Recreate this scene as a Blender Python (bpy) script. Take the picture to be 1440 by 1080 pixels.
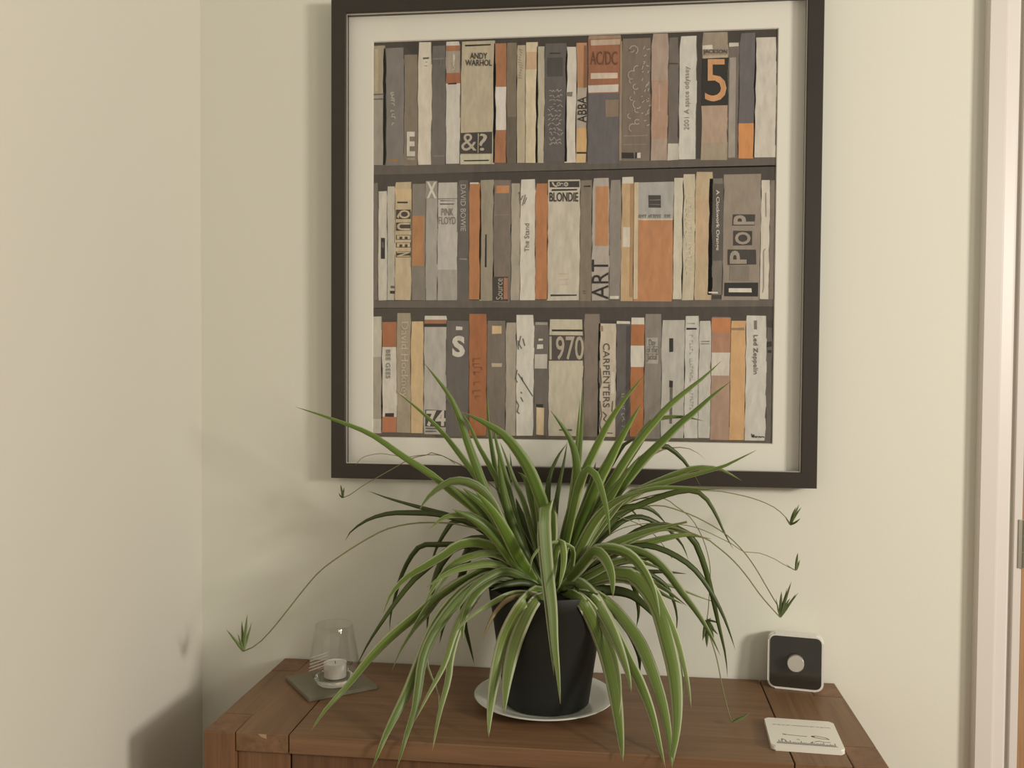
import bpy, bmesh, math, random
from mathutils import Vector, Matrix
random.seed(7)
S = bpy.context.scene
for o in list(bpy.data.objects): bpy.data.objects.remove(o, do_unlink=True)
COL = S.collection

# ------------------------------------------------------------------ camera
F, PITCH, YAW, ROLL = 1309.56, .0303, .1174, .0063
CAM = Vector((0, -1.6399, 1.3581))
fwd = Vector((-math.sin(YAW)*math.cos(PITCH), math.cos(YAW)*math.cos(PITCH), -math.sin(PITCH)))
r0 = Vector((math.cos(YAW), math.sin(YAW), 0)); u0 = r0.cross(fwd)
RT = math.cos(ROLL)*r0 + math.sin(ROLL)*u0
UP = -math.sin(ROLL)*r0 + math.cos(ROLL)*u0
cd = bpy.data.cameras.new('camera'); cam = bpy.data.objects.new('camera', cd); COL.objects.link(cam)
cd.sensor_width = 36; cd.lens = F/1440*36; cd.clip_start = .02
m3 = Matrix((RT, UP, -fwd)).transposed()
cam.matrix_world = Matrix.Translation(CAM) @ m3.to_4x4()
S.camera = cam

# ------------------------------------------------------------------ world, lamps, exposure
S.view_settings.view_transform = 'Standard'; S.view_settings.look = 'None'
S.view_settings.gamma = 1; S.view_settings.use_curve_mapping = False
S.view_settings.exposure = 0.9
w = bpy.data.worlds.new('room_glow'); S.world = w; w.use_nodes = True
bg = w.node_tree.nodes['Background']; bg.inputs[0].default_value = (1, .93, .78, 1); bg.inputs[1].default_value = .20
def lamp(name, loc, power, col, radius):
    l = bpy.data.lights.new(name, 'POINT'); l.energy = power; l.color = col; l.shadow_soft_size = radius
    o = bpy.data.objects.new(name, l); COL.objects.link(o); o.location = loc; return o
lamp('standing_lamp', (2.35, -1.75, 1.70), 92, (1, .94, .83), .22)
lamp('table_lamp', (1.62, -1.95, 1.80), 14, (1, .91, .77), .22)

# ------------------------------------------------------------------ pixel helpers (1440 x 1080)
def ray(x, y):
    return (fwd*F + RT*(x-720) + UP*(540-y)).normalized()
def ony(x, y, Y=0.0):
    d = ray(x, y); return CAM + d*((Y-CAM.y)/d.y)
def onz(x, y, Z=.8):
    d = ray(x, y); return CAM + d*((Z-CAM.z)/d.z)
def lin(c):
    return c/12.92 if c <= .04045 else ((c+.055)/1.055)**2.4
def rgb(r, g, b, k=1.0):
    return (min(.95, lin(r/255)*k), min(.95, lin(g/255)*k), min(.95, lin(b/255)*k), 1)

# ------------------------------------------------------------------ materials
def nodes(name):
    m = bpy.data.materials.new(name); m.use_nodes = True
    nt = m.node_tree; return m, nt, nt.nodes, nt.links, nt.nodes['Principled BSDF']
def simple(name, col, rough=.5, metal=0, bump=0, bscale=200, var=0, vscale=5, coat=0):
    m, nt, N, L, B = nodes(name)
    B.inputs['Base Color'].default_value = col; B.inputs['Roughness'].default_value = rough; B.inputs['Metallic'].default_value = metal
    if coat: B.inputs['Coat Weight'].default_value = coat
    tc = N.new('ShaderNodeTexCoord')
    if var:
        n = N.new('ShaderNodeTexNoise'); n.inputs['Scale'].default_value = vscale; n.inputs['Detail'].default_value = 5
        L.new(tc.outputs['Object'], n.inputs['Vector'])
        mx = N.new('ShaderNodeMix'); mx.data_type = 'RGBA'; L.new(n.outputs[0], mx.inputs[0])
        mx.inputs[6].default_value = tuple(c*(1-var) for c in col[:3])+(1,); mx.inputs[7].default_value = tuple(min(1, c*(1+var)) for c in col[:3])+(1,)
        L.new(mx.outputs[2], B.inputs['Base Color'])
    if bump:
        n = N.new('ShaderNodeTexNoise'); n.inputs['Scale'].default_value = bscale; n.inputs['Detail'].default_value = 3
        L.new(tc.outputs['Object'], n.inputs['Vector'])
        b = N.new('ShaderNodeBump'); b.inputs['Strength'].default_value = bump; b.inputs['Distance'].default_value = .001
        L.new(n.outputs[0], b.inputs['Height']); L.new(b.outputs[0], B.inputs['Normal'])
    return m
def wood(name, axis, dark, light, seed=0.0):
    m, nt, N, L, B = nodes(name)
    tc = N.new('ShaderNodeTexCoord'); mp = N.new('ShaderNodeMapping')
    sc = [55, 55, 55]; sc[axis] = 2.2; mp.inputs['Scale'].default_value = sc; mp.inputs['Location'].default_value = (seed, seed*1.7, seed*.6)
    L.new(tc.outputs['Object'], mp.inputs['Vector'])
    n1 = N.new('ShaderNodeTexNoise'); n1.inputs['Scale'].default_value = 1; n1.inputs['Detail'].default_value = 6; n1.inputs['Distortion'].default_value = .6
    L.new(mp.outputs[0], n1.inputs['Vector'])
    mp2 = N.new('ShaderNodeMapping'); s2 = [420, 420, 420]; s2[axis] = 9; mp2.inputs['Scale'].default_value = s2
    L.new(tc.outputs['Object'], mp2.inputs['Vector'])
    n2 = N.new('ShaderNodeTexNoise'); n2.inputs['Scale'].default_value = 1; n2.inputs['Detail'].default_value = 2; L.new(mp2.outputs[0], n2.inputs['Vector'])
    r = N.new('ShaderNodeValToRGB'); r.color_ramp.elements[0].position = .3; r.color_ramp.elements[1].position = .72
    r.color_ramp.elements[0].color = dark; r.color_ramp.elements[1].color = light
    L.new(n1.outputs[0], r.inputs[0])
    r2 = N.new('ShaderNodeValToRGB'); r2.color_ramp.elements[0].position = .35; r2.color_ramp.elements[1].position = .5
    r2.color_ramp.elements[0].color = (.72, .70, .68, 1); r2.color_ramp.elements[1].color = (1, 1, 1, 1); L.new(n2.outputs[0], r2.inputs[0])
    mx = N.new('ShaderNodeMix'); mx.data_type = 'RGBA'; mx.blend_type = 'MULTIPLY'; mx.inputs[0].default_value = .55
    L.new(r.outputs[0], mx.inputs[6]); L.new(r2.outputs[0], mx.inputs[7]); L.new(mx.outputs[2], B.inputs['Base Color'])
    B.inputs['Roughness'].default_value = .48
    b = N.new('ShaderNodeBump'); b.inputs['Strength'].default_value = .12; b.inputs['Distance'].default_value = .0006
    L.new(n2.outputs[0], b.inputs['Height']); L.new(b.outputs[0], B.inputs['Normal'])
    return m
def leafmat(name, green1, green2, margin, mw=.70, tip=(.35, .22, .10, 1)):
    m, nt, N, L, B = nodes(name)
    uv = N.new('ShaderNodeUVMap'); uv.uv_map = 'leaf'; sx = N.new('ShaderNodeSeparateXYZ'); L.new(uv.outputs[0], sx.inputs[0])
    a = N.new('ShaderNodeMath'); a.operation = 'MULTIPLY_ADD'; a.inputs[1].default_value = 2; a.inputs[2].default_value = -1; L.new(sx.outputs[0], a.inputs[0])
    ab = N.new('ShaderNodeMath'); ab.operation = 'ABSOLUTE'; L.new(a.outputs[0], ab.inputs[0])
    # streaks along the blade
    mp = N.new('ShaderNodeMapping'); mp.inputs['Scale'].default_value = (9, .7, 1); L.new(uv.outputs[0], mp.inputs['Vector'])
    oi = N.new('ShaderNodeObjectInfo'); cb = N.new('ShaderNodeCombineXYZ')
    mu = N.new('ShaderNodeMath'); mu.operation = 'MULTIPLY'; mu.inputs[1].default_value = 40; L.new(oi.outputs['Random'], mu.inputs[0]); L.new(mu.outputs[0], cb.inputs[0]); L.new(mu.outputs[0], cb.inputs[1])
    L.new(cb.outputs[0], mp.inputs['Location'])
    n = N.new('ShaderNodeTexNoise'); n.inputs['Scale'].default_value = 1; n.inputs['Detail'].default_value = 3; L.new(mp.outputs[0], n.inputs['Vector'])
    r = N.new('ShaderNodeValToRGB'); r.color_ramp.elements[0].position = .3; r.color_ramp.elements[1].position = .75
    r.color_ramp.elements[0].color = green1; r.color_ramp.elements[1].color = green2; L.new(n.outputs[0], r.inputs[0])
    ad = N.new('ShaderNodeMath'); ad.operation = 'MULTIPLY_ADD'; ad.inputs[1].default_value = .22; ad.inputs[2].default_value = -.11; L.new(n.outputs[0], ad.inputs[0])
    a2 = N.new('ShaderNodeMath'); L.new(ab.outputs[0], a2.inputs[0]); L.new(ad.outputs[0], a2.inputs[1])
    mr = N.new('ShaderNodeMapRange'); mr.inputs[1].default_value = mw; mr.inputs[2].default_value = mw+.16; L.new(a2.outputs[0], mr.inputs[0])
    mx = N.new('ShaderNodeMix'); mx.data_type = 'RGBA'; L.new(mr.outputs[0], mx.inputs[0]); L.new(r.outputs[0], mx.inputs[6]); mx.inputs[7].default_value = margin
    # per-leaf brightness
    hs = N.new('ShaderNodeHueSaturation'); mr2 = N.new('ShaderNodeMapRange'); mr2.inputs[3].default_value = .78; mr2.inputs[4].default_value = 1.2
    L.new(oi.outputs['Random'], mr2.inputs[0]); L.new(mr2.outputs[0], hs.inputs['Value']); L.new(mx.outputs[2], hs.inputs['Color'])
    # browned tip
    mr3 = N.new('ShaderNodeMapRange'); mr3.inputs[1].default_value = .965; mr3.inputs[2].default_value = 1.0; L.new(sx.outputs[1], mr3.inputs[0])
    mx2 = N.new('ShaderNodeMix'); mx2.data_type = 'RGBA'; L.new(mr3.outputs[0], mx2.inputs[0]); L.new(hs.outputs[0], mx2.inputs[6]); mx2.inputs[7].default_value = tip
    L.new(mx2.outputs[2], B.inputs['Base Color']); B.inputs['Roughness'].default_value = .42
    tr = N.new('ShaderNodeBsdfTranslucent'); L.new(mx2.outputs[2], tr.inputs[0])
    ms = N.new('ShaderNodeMixShader'); ms.inputs[0].default_value = .22
    L.new(B.outputs[0], ms.inputs[1]); L.new(tr.outputs[0], ms.inputs[2]); L.new(ms.outputs[0], N['Material Output'].inputs[0])
    return m
def paintmat():
    m, nt, N, L, B = nodes('acrylic_paint')
    at = N.new('ShaderNodeAttribute'); at.attribute_name = 'paint'
    tc = N.new('ShaderNodeTexCoord'); mp = N.new('ShaderNodeMapping'); mp.inputs['Scale'].default_value = (90, 90, 28); L.new(tc.outputs['Object'], mp.inputs[0])
    n = N.new('ShaderNodeTexNoise'); n.inputs['Scale'].default_value = 1; n.inputs['Detail'].default_value = 5; n.inputs['Roughness'].default_value = .65; L.new(mp.outputs[0], n.inputs['Vector'])
    mr = N.new('ShaderNodeMapRange'); mr.inputs[1].default_value = .25; mr.inputs[2].default_value = .75; mr.inputs[3].default_value = .80; mr.inputs[4].default_value = 1.14; L.new(n.outputs[0], mr.inputs[0])
    mx = N.new('ShaderNodeMix'); mx.data_type = 'RGBA'; mx.blend_type = 'MULTIPLY'; mx.inputs[0].default_value = 1
    L.new(at.outputs['Color'], mx.inputs[6]); L.new(mr.outputs[0], mx.inputs[7]); L.new(mx.outputs[2], B.inputs['Base Color'])
    B.inputs['Roughness'].default_value = .7
    b = N.new('ShaderNodeBump'); b.inputs['Strength'].default_value = .2; b.inputs['Distance'].default_value = .0008; L.new(n.outputs[0], b.inputs['Height']); L.new(b.outputs[0], B.inputs['Normal'])
    return m
def panemat(name='picture_glass', base=.022, tint=(.985, .99, .985, 1), edge=.6):
    m, nt, N, L, B = nodes(name)
    t = N.new('ShaderNodeBsdfTransparent'); t.inputs[0].default_value = tint
    g = N.new('ShaderNodeBsdfGlossy'); g.inputs['Roughness'].default_value = .02
    f = N.new('ShaderNodeLayerWeight'); f.inputs[0].default_value = .5
    p = N.new('ShaderNodeMath'); p.operation = 'POWER'; p.inputs[1].default_value = 5; L.new(f.outputs['Facing'], p.inputs[0])
    q = N.new('ShaderNodeMath'); q.operation = 'MULTIPLY_ADD'; q.inputs[1].default_value = edge; q.inputs[2].default_value = base; L.new(p.outputs[0], q.inputs[0])
    ms = N.new('ShaderNodeMixShader'); L.new(q.outputs[0], ms.inputs[0]); L.new(t.outputs[0], ms.inputs[1]); L.new(g.outputs[0], ms.inputs[2]); L.new(ms.outputs[0], N['Material Output'].inputs[0])
    return m
def glassmat(name, col, rough=0, ior=1.45):
    m, nt, N, L, B = nodes(name)
    B.inputs['Base Color'].default_value = col; B.inputs['Roughness'].default_value = rough; B.inputs['IOR'].default_value = ior; B.inputs['Transmission Weight'].default_value = 1
    return m
M = {}
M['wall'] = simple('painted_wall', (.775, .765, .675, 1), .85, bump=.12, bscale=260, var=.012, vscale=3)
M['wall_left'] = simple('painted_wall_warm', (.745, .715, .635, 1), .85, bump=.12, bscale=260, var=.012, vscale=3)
M['white'] = simple('white_gloss_trim', (.72, .675, .635, 1), .4)
M['floor'] = wood('floor_boards', 1, (.20, .12, .07, 1), (.32, .20, .12, 1))
WD, WL = (.158, .083, .038, 1), (.245, .134, .067, 1)
M['wx'] = wood('oak_along', 0, WD, WL, 1.3); M['wy'] = wood('oak_across', 1, (.165, .086, .039, 1), (.25, .137, .068, 1), 4.1); M['wz'] = wood('oak_upright', 2, (.150, .070, .030, 1), (.25, .122, .056, 1), 7.7)
M['wdark'] = wood('oak_drawer', 2, (.10, .046, .020, 1), (.17, .080, .036, 1), 2.2)
M['chip'] = simple('bare_wood', (.42, .28, .17, 1), .7)
M['door'] = wood('door_oak', 2, (.34, .19, .09, 1), (.47, .28, .145, 1), 9.1)
M['steel'] = simple('brushed_steel', (.42, .40, .33, 1), .38, .85)
M['frame'] = simple('dark_frame', (.034, .026, .020, 1), .42, bump=.1, bscale=120, var=.15, vscale=40)
M['silver'] = simple('silver_bead', (.75, .70, .62, 1), .3, .9)
M['mat'] = simple('mount_board', (.89, .85, .785, 1), .9, bump=.05, bscale=600)
M['matcore'] = simple('mount_bevel', (.70, .66, .58, 1), .9)
M['paint'] = paintmat(); M['pane'] = panemat()
M['pot'] = simple('black_pot', (.0065, .0080, .0055, 1), .62, bump=.05, bscale=300)
M['soil'] = simple('soil', (.02, .014, .009, 1), .95, bump=1, bscale=150, var=.5, vscale=80)
M['dish'] = simple('white_glaze', (.70, .70, .64, 1), .22, coat=.3)
M['leaf'] = leafmat('leaf_variegated', (.110, .175, .024, 1), (.215, .295, .070, 1), (.64, .69, .44, 1), .63)
M['leafpale'] = leafmat('leaf_pale', (.140, .210, .040, 1), (.29, .37, .12, 1), (.68, .71, .48, 1), .58)
M['leafup'] = leafmat('leaf_upright', (.092, .168, .018, 1), (.180, .270, .050, 1), (.47, .54, .24, 1), .68)
M['leafdark'] = leafmat('leaf_shaded_dull', (.060, .090, .016, 1), (.100, .135, .030, 1), (.15, .19, .05, 1), .80)  # shade on the darker leaves put into the colour, with thin brownish blades
M['leafdry'] = leafmat('leaf_dry', (.26, .19, .09, 1), (.36, .28, .15, 1), (.40, .33, .20, 1), .80)
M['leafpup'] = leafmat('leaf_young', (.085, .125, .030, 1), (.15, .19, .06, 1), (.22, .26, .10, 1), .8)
M['runner'] = simple('runner_stem', (.22, .21, .085, 1), .6, var=.3, vscale=60)
M['glass'] = panemat('clear_glass', .055, (.99, .992, .985, 1), .8); M['baseglass'] = glassmat('thick_glass', (1, 1, .99, 1), 0, 1.3)
M['frost'] = glassmat('etched_glass', (.95, .95, .9, 1), .6)
M['wax'] = simple('white_wax', (.80, .76, .70, 1), .5)
M['tin'] = simple('tealight_cup', (.7, .69, .66, 1), .35, .8)
M['wick'] = simple('wick', (.03, .03, .03, 1), .9)
M['slate'] = simple('slate_coaster', (.19, .175, .115, 1), .45, var=.2, vscale=30)
M['plastic'] = simple('white_plastic', (.80, .78, .72, 1), .3)
M['blackface'] = simple('black_gloss', (.036, .031, .025, 1), .12, coat=.5)
M['knob'] = simple('satin_aluminium', (.72, .68, .62, 1), .35, .55)
M['ceramic'] = simple('cream_ceramic', (.83, .80, .72, 1), .35)
M['ink'] = simple('grey_ink', (.20, .19, .17, 1), .8)

# ------------------------------------------------------------------ object helpers
def link(name, me, mat=None, parent=None):
    o = bpy.data.objects.new(name, me); COL.objects.link(o)
    if mat and not me.materials: me.materials.append(M[mat] if isinstance(mat, str) else mat)
    if parent: o.parent = parent
    return o
def from_bm(name, bm, mat, parent=None, smooth=False, off=None):
    bmesh.ops.recalc_face_normals(bm, faces=bm.faces)
    me = bpy.data.meshes.new(name)
    if off is not None: bmesh.ops.translate(bm, verts=bm.verts, vec=-Vector(off))
    bm.to_mesh(me); bm.free()
    if smooth:
        for p in me.polygons: p.use_smooth = True
    return link(name, me, mat, parent)
def box(bm, a, b, bev=0, seg=2):
    a, b = Vector(a), Vector(b)
    r = bmesh.ops.create_cube(bm, size=1)
    for v in r['verts']: v.co = Vector(((a.x+b.x)/2+v.co.x*(b.x-a.x), (a.y+b.y)/2+v.co.y*(b.y-a.y), (a.z+b.z)/2+v.co.z*(b.z-a.z)))
    if bev:
        es = list({e for v in r['verts'] for e in v.link_edges})
        bmesh.ops.bevel(bm, geom=es, offset=bev, segments=seg, affect='EDGES', profile=.5)
def boxo(name, a, b, mat, parent=None, bev=0, seg=2):
    bm = bmesh.new(); box(bm, a, b, bev, seg)
    off = parent.location if parent else None
    return from_bm(name, bm, mat, parent, off=off)
def prism(bm, pts, z0, z1):
    lo = [bm.verts.new((x, y, z0)) for x, y in pts]; hi = [bm.verts.new((x, y, z1)) for x, y in pts]
    bm.faces.new(lo[::-1]); bm.faces.new(hi); n = len(pts)
    for i in range(n): bm.faces.new((lo[i], lo[(i+1) % n], hi[(i+1) % n], hi[i]))
def lathe(bm, prof, n=48, c=(0, 0, 0), wob=None):
    rings = []
    for r, z in prof:
        if r < 1e-6: rings.append([bm.verts.new((c[0], c[1], c[2]+z))])
        else: rings.append([bm.verts.new((c[0]+r*math.cos(2*math.pi*i/n)*(wob(i/n) if wob else 1), c[1]+r*math.sin(2*math.pi*i/n)*(wob(i/n) if wob else 1), c[2]+z)) for i in range(n)])
    for a, b in zip(rings, rings[1:]):
        for i in range(n):
            j = (i+1) % n
            if len(a) == 1 and len(b) == 1: continue
            if len(a) == 1: bm.faces.new((a[0], b[j], b[i]))
            elif len(b) == 1: bm.faces.new((a[i], a[j], b[0]))
            else: bm.faces.new((a[i], a[j], b[j], b[i]))
def empty(name, loc, label=None, cat=None, group=None, kind=None):
    o = bpy.data.objects.new(name, None); COL.objects.link(o); o.location = loc; o.empty_display_size = .05
    tag(o, label, cat, group, kind); return o
def tag(o, label=None, cat=None, group=None, kind=None):
    if label: o['label'] = label
    if cat: o['category'] = cat
    if group: o['group'] = group
    if kind: o['kind'] = kind
    return o
def rrect(w, h, r, n=6, cx=0, cy=0):
    pts = []
    for sx, sy, a0 in ((1, 1, 0), (-1, 1, 90), (-1, -1, 180), (1, -1, 270)):
        for k in range(n+1):
            a = math.radians(a0+90*k/n); pts.append((cx+sx*(w/2-r)+r*math.cos(a), cy+sy*(h/2-r)+r*math.sin(a)))
    return pts
def smooth_angle(o, deg=40):
    me = o.data
    for p in me.polygons: p.use_smooth = True
    try: me.set_sharp_from_angle(angle=math.radians(deg))
    except Exception: pass

# ------------------------------------------------------------------ the setting
XL = -.7712; CEIL = 2.45
CASE_L = .591; OPEN_L = .663; OPEN_R = 1.44; DOOR_H = 2.02
bm = bmesh.new()
box(bm, (XL-.1, 0, 0), (OPEN_L, .1, CEIL)); box(bm, (OPEN_R, 0, 0), (3.2, .1, CEIL)); box(bm, (OPEN_L, 0, DOOR_H), (OPEN_R, .1, CEIL))
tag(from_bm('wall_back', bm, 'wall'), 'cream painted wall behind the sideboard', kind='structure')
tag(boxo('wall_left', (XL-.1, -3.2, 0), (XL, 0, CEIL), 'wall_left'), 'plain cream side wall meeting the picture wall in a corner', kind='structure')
tag(boxo('floor', (XL-.1, -3.2, -.05), (3.2, .1, 0), 'floor'), 'wooden floor', kind='structure')
# door casing (stepped profile) with jamb, and the oak door with its hinge
def casing(x0, x1, flip):
    s = 1 if not flip else -1
    def X(t): return (x0+t) if not flip else (x1-t)
    prof = [(0, 0), (0, -.018), (.002, -.020), (.0275, -.020), (.0285, -.0185), (.030, -.0185), (.0315, -.0165), (.048, -.0140), (.051, -.0125), (.053, -.009), (.0535, 0)]
    return [(X(a), b) for a, b in prof]
bm = bmesh.new(); prism(bm, casing(CASE_L, CASE_L+.0535, False), 0, DOOR_H+.06); prism(bm, casing(OPEN_R-.01, OPEN_R+.06, True), 0, DOOR_H+.06)
box(bm, (CASE_L, -.02, DOOR_H+.01), (OPEN_R+.06, 0, DOOR_H+.07), .002)
trim = tag(from_bm('trim_1', bm, 'white'), 'white stepped door casing beside the picture wall', kind='structure')
bm = bmesh.new()
box(bm, (OPEN_L-.0125, -.011, 0), (OPEN_L+.0005, .1, DOOR_H), .001)
box(bm, (OPEN_R-.004, -.004, 0), (OPEN_R+.01, .1, DOOR_H), .001)
from_bm('jamb', bm, 'white', trim)
door = tag(boxo('door_1', (OPEN_L+.006, .004, .008), (OPEN_R-.006, .044, DOOR_H-.004), 'door', None, .0015), 'honey oak door in the white frame', kind='structure')
h0, h1 = ony(1436, 797).z, ony(1436, 729).z
hg = boxo('hinge', (OPEN_L-.006, -.0128, h0), (OPEN_L+.004, -.0112, h1), 'steel', door, .0006)
bm = bmesh.new()
for k in range(3):
    a, b = h0+(h1-h0)*k/3+.0006, h0+(h1-h0)*(k+1)/3-.0006
    r = bmesh.ops.create_cone(bm, cap_ends=True, segments=14, radius1=.0052, radius2=.0052, depth=b-a)
    bmesh.ops.translate(bm, verts=r['verts'], vec=(OPEN_L+.006, -.0120, (a+b)/2))
kn = from_bm('knuckle', bm, 'steel', hg); smooth_angle(kn)

# ------------------------------------------------------------------ sideboard
TX0, TX1, TZ, TF, TB = -.6103, .3676, .80, -.3375, -.004
sb = empty('sideboard', ((TX0+TX1)/2, (TF+TB)/2, 0), 'brown oak sideboard under the framed picture with legs showing through its top', 'sideboard')
def sbox(name, a, b, mat, bev=.0012): return boxo(name, a, b, mat, sb, bev)
LW, LD = .048, .068; GL, GR = -.4805, .2415; TH = .028; G = .0009
def sprism(name, pts, z0, z1, mat):
    bm = bmesh.new(); prism(bm, pts, z0, z1)
    bmesh.ops.bevel(bm, geom=[e for e in bm.edges], offset=.0012, segments=2, affect='EDGES', profile=.5)
    return from_bm(name, bm, mat, sb, off=sb.location)
sbox('top_board', (GL+G, TF, TZ-TH), (GR-G, TB, TZ), 'wx')
for s in (0, 1):
    xo, xi, xn = (TX0, GL-G, TX0+LW+G) if s == 0 else (TX1, GR+G, TX1-LW-G)
    pts = [(xn, TF), (xi, TF), (xi, TB), (xn, TB), (xn, TB-LD-G), (xo, TB-LD-G), (xo, TF+LD+G), (xn, TF+LD+G)]
    sprism('end_board', pts if s == 0 else pts[::-1], TZ-TH, TZ, 'wy')
    for y0 in (TF-.003, TB-LD):
        x0 = min(xo, xo+(LW if s == 0 else -LW))
        sbox('leg', (x0, y0, 0), (x0+LW, y0+LD+(.003 if y0 < -.2 else 0), TZ+(.0004)), 'wz', .002)
    # framed end of the carcass
    xa = TX0+.010 if s == 0 else TX1-.030
    sbox('side_panel', (xa, TF+LD, .12), (xa+.02, TB-LD, TZ-TH-.0005), 'wz')
    xs0, xs1 = (TX0+LW+.0006, GL-.001) if s == 0 else (GR+.001, TX1-LW-.0006)
    sbox('stile', (xs0, TF+.009, .12), (xs1, TF+.03, TZ-TH-.001), 'wz')
sbox('back_panel', (TX0+LW, TB-.02, .12), (TX1-LW, TB-.008, TZ-TH-.001), 'wdark')
sbox('base_board', (TX0+LW, TF+.03, .12), (TX1-LW, TB-.021, .14), 'wdark')
wd = (GR-GL)/2
for k in range(2):
    a, b = GL+wd*k+.0015, GL+wd*(k+1)-.0015
    d = sbox('drawer', (a, TF+.010, .62), (b, TF+.030, TZ-TH-.003), 'wdark')
    c = sbox('cupboard_door', (a, TF+.010, .145), (b, TF+.030, .616), 'wdark')
    for q, z in ((d, .695), (c, .40)):
        bm = bmesh.new(); r = bmesh.ops.create_uvsphere(bm, u_segments=16, v_segments=10, radius=.013)
        bmesh.ops.scale(bm, verts=r['verts'], vec=(1, .75, 1)); bmesh.ops.translate(bm, verts=r['verts'], vec=Vector(((a+b)/2, TF+.001, z))-sb.location)
        from_bm('knob', bm, 'steel', q, True)
# the splintered nick in the front edge of the left end board
p = ony(371, 1035, TF); bm = bmesh.new()
vs = [bm.verts.new(p+Vector(v)) for v in ((-.009, -.0006, .003), (.004, -.0006, .0028), (.0045, -.0006, -.004), (.000, -.0008, -.0026), (-.005, -.0008, -.0005))]
bm.faces.new(vs); from_bm('edge_nick', bm, 'chip', sb, off=sb.location)

# ------------------------------------------------------------------ framed picture
FX0, FX1, FZ0 = -.5133, .3267, 1.1384; FD = .035; FW = .0265
FZ1 = 1.983
AX0, AX1, AZ0, AZ1 = -.4435, .2565, 1.2101, 1.9125
YM, YA = -.0150, -.0120            # mount front, painting surface
pic = empty('framed_picture', ((FX0+FX1)/2, 0, FZ0), 'large square dark framed painting of three bookshelves hanging above the sideboard', 'picture')
def plocal(bm): bmesh.ops.translate(bm, verts=bm.verts, vec=-Vector(pic.location))
# mitred rails: profile (t inward, y)
def rail(a, b, inward, mat, prof, name, par):
    bm = bmesh.new(); A, Bv, inw = Vector(a), Vector(b), Vector(inward); d = (Bv-A).normalized()
    lo = [bm.verts.new(A+inw*t+d*t+Vector((0, y, 0))) for t, y in prof]; hi = [bm.verts.new(Bv+inw*t-d*t+Vector((0, y, 0))) for t, y in prof]
    n = len(prof); bm.faces.new(lo); bm.faces.new(hi[::-1])
    for i in range(n): bm.faces.new((lo[i], lo[(i+1) % n], hi[(i+1) % n], hi[i]))
    plocal(bm); return from_bm(name, bm, mat, par)
c = [(FX0, 0, FZ0), (FX1, 0, FZ0), (FX1, 0, FZ1), (FX0, 0, FZ1)]; inw = [(0, 0, 1), (-1, 0, 0), (0, 0, -1), (1, 0, 0)]
prof = [(0, -.001), (0, -FD+.0012), (.0012, -FD), (FW-.0012, -FD), (FW, -FD+.0012), (FW, -.001)]
bead = [(FW, -.0285), (FW, -.0310), (FW+.0016, -.0310), (FW+.0016, -.0285)]
for i in range(4):
    r = rail(c[i], c[(i+1) % 4], inw[i], 'frame', prof, 'frame_rail', pic)
    rail(c[i], c[(i+1) % 4], inw[i], 'silver', bead, 'silver_bead', r)
# mount board with a bevelled window
bm = bmesh.new()
o_ = [(FX0+FW, FZ0+FW), (FX1-FW, FZ0+FW), (FX1-FW, FZ1-FW), (FX0+FW, FZ1-FW)]; i_ = [(AX0, AZ0), (AX1, AZ0), (AX1, AZ1), (AX0, AZ1)]
V = lambda p, y: bm.verts.new((p[0], y, p[1]))
O = [V(p, YM) for p in o_]; I = [V(p, YM) for p in i_]; J = [V((x+(.0012 if k in (0, 3) else -.0012), z+(.0012 if k < 2 else -.0012)), YA-.0001) for k, (x, z) in enumerate(i_)]
OB = [V(p, YA) for p in o_]
for k in range(4):
    q = (k+1) % 4; bm.faces.new((O[k], O[q], I[q], I[k])); bm.faces.new((I[k], I[q], J[q], J[k])); bm.faces.new((OB[k], OB[q], O[q], O[k])); bm.faces.new((OB[k], OB[q], J[q], J[k]))
plocal(bm); from_bm('mount', bm, 'mat', pic)
bm = bmesh.new(); box(bm, (FX0+FW-.004, -.0095, FZ0+FW-.004), (FX1-FW+.004, -.001, FZ1-FW+.004)); plocal(bm); from_bm('backing_board', bm, 'matcore', pic)
bm = bmesh.new(); box(bm, (FX0+FW-.001, -.0285, FZ0+FW-.001), (FX1-FW+.001, -.0265, FZ1-FW+.001)); plocal(bm); from_bm('glass_pane', bm, 'pane', pic)

# painting -----------------------------------------------------------
KP = 1.18
def pc(c):
    g = sum(c)/3; c = [g+(v-g)*.86 for v in c]
    return (min(.93, lin(c[0]/255)*1.34), min(.93, lin(c[1]/255)*1.32), min(.93, lin(c[2]/255)*1.38), 1)
class Paint:
    def __init__(s): s.v = []; s.f = []; s.c = []
    def face(s, pts, col):
        b = len(s.v); s.v += [tuple(p) for p in pts]; s.f.append(tuple(range(b, b+len(pts)))); s.c.append(pc(col))
    def quadw(s, x0, x1, z0, z1, y, col): s.face([(x0, y, z0), (x1, y, z0), (x1, y, z1), (x0, y, z1)], col)
    def build(s, name, parent):
        me = bpy.data.meshes.new(name); L = pic.location
        me.from_pydata([(x-L.x, y-L.y, z-L.z) for x, y, z in s.v], [], s.f); me.update()
        a = me.attributes.new('paint', 'FLOAT_COLOR', 'FACE')
        for i, cc in enumerate(s.c): a.data[i].color = cc
        return link(name, me, 'paint', parent)
CROP = {'1': (450, 0, 3.892), '2': (800, 0, 3.892), '3': (450, 220, 3.892), '4': (800, 220, 3.892), '5': (450, 430, 3.892), '6': (800, 430, 3.892)}
def cp(crop, x, y): ox, oy, s = CROP[crop]; return ox+x/s, oy+y/s
clampx = lambda x: min(max(x, AX0), AX1)
clampz = lambda z: min(max(z, AZ0), AZ1)
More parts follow.
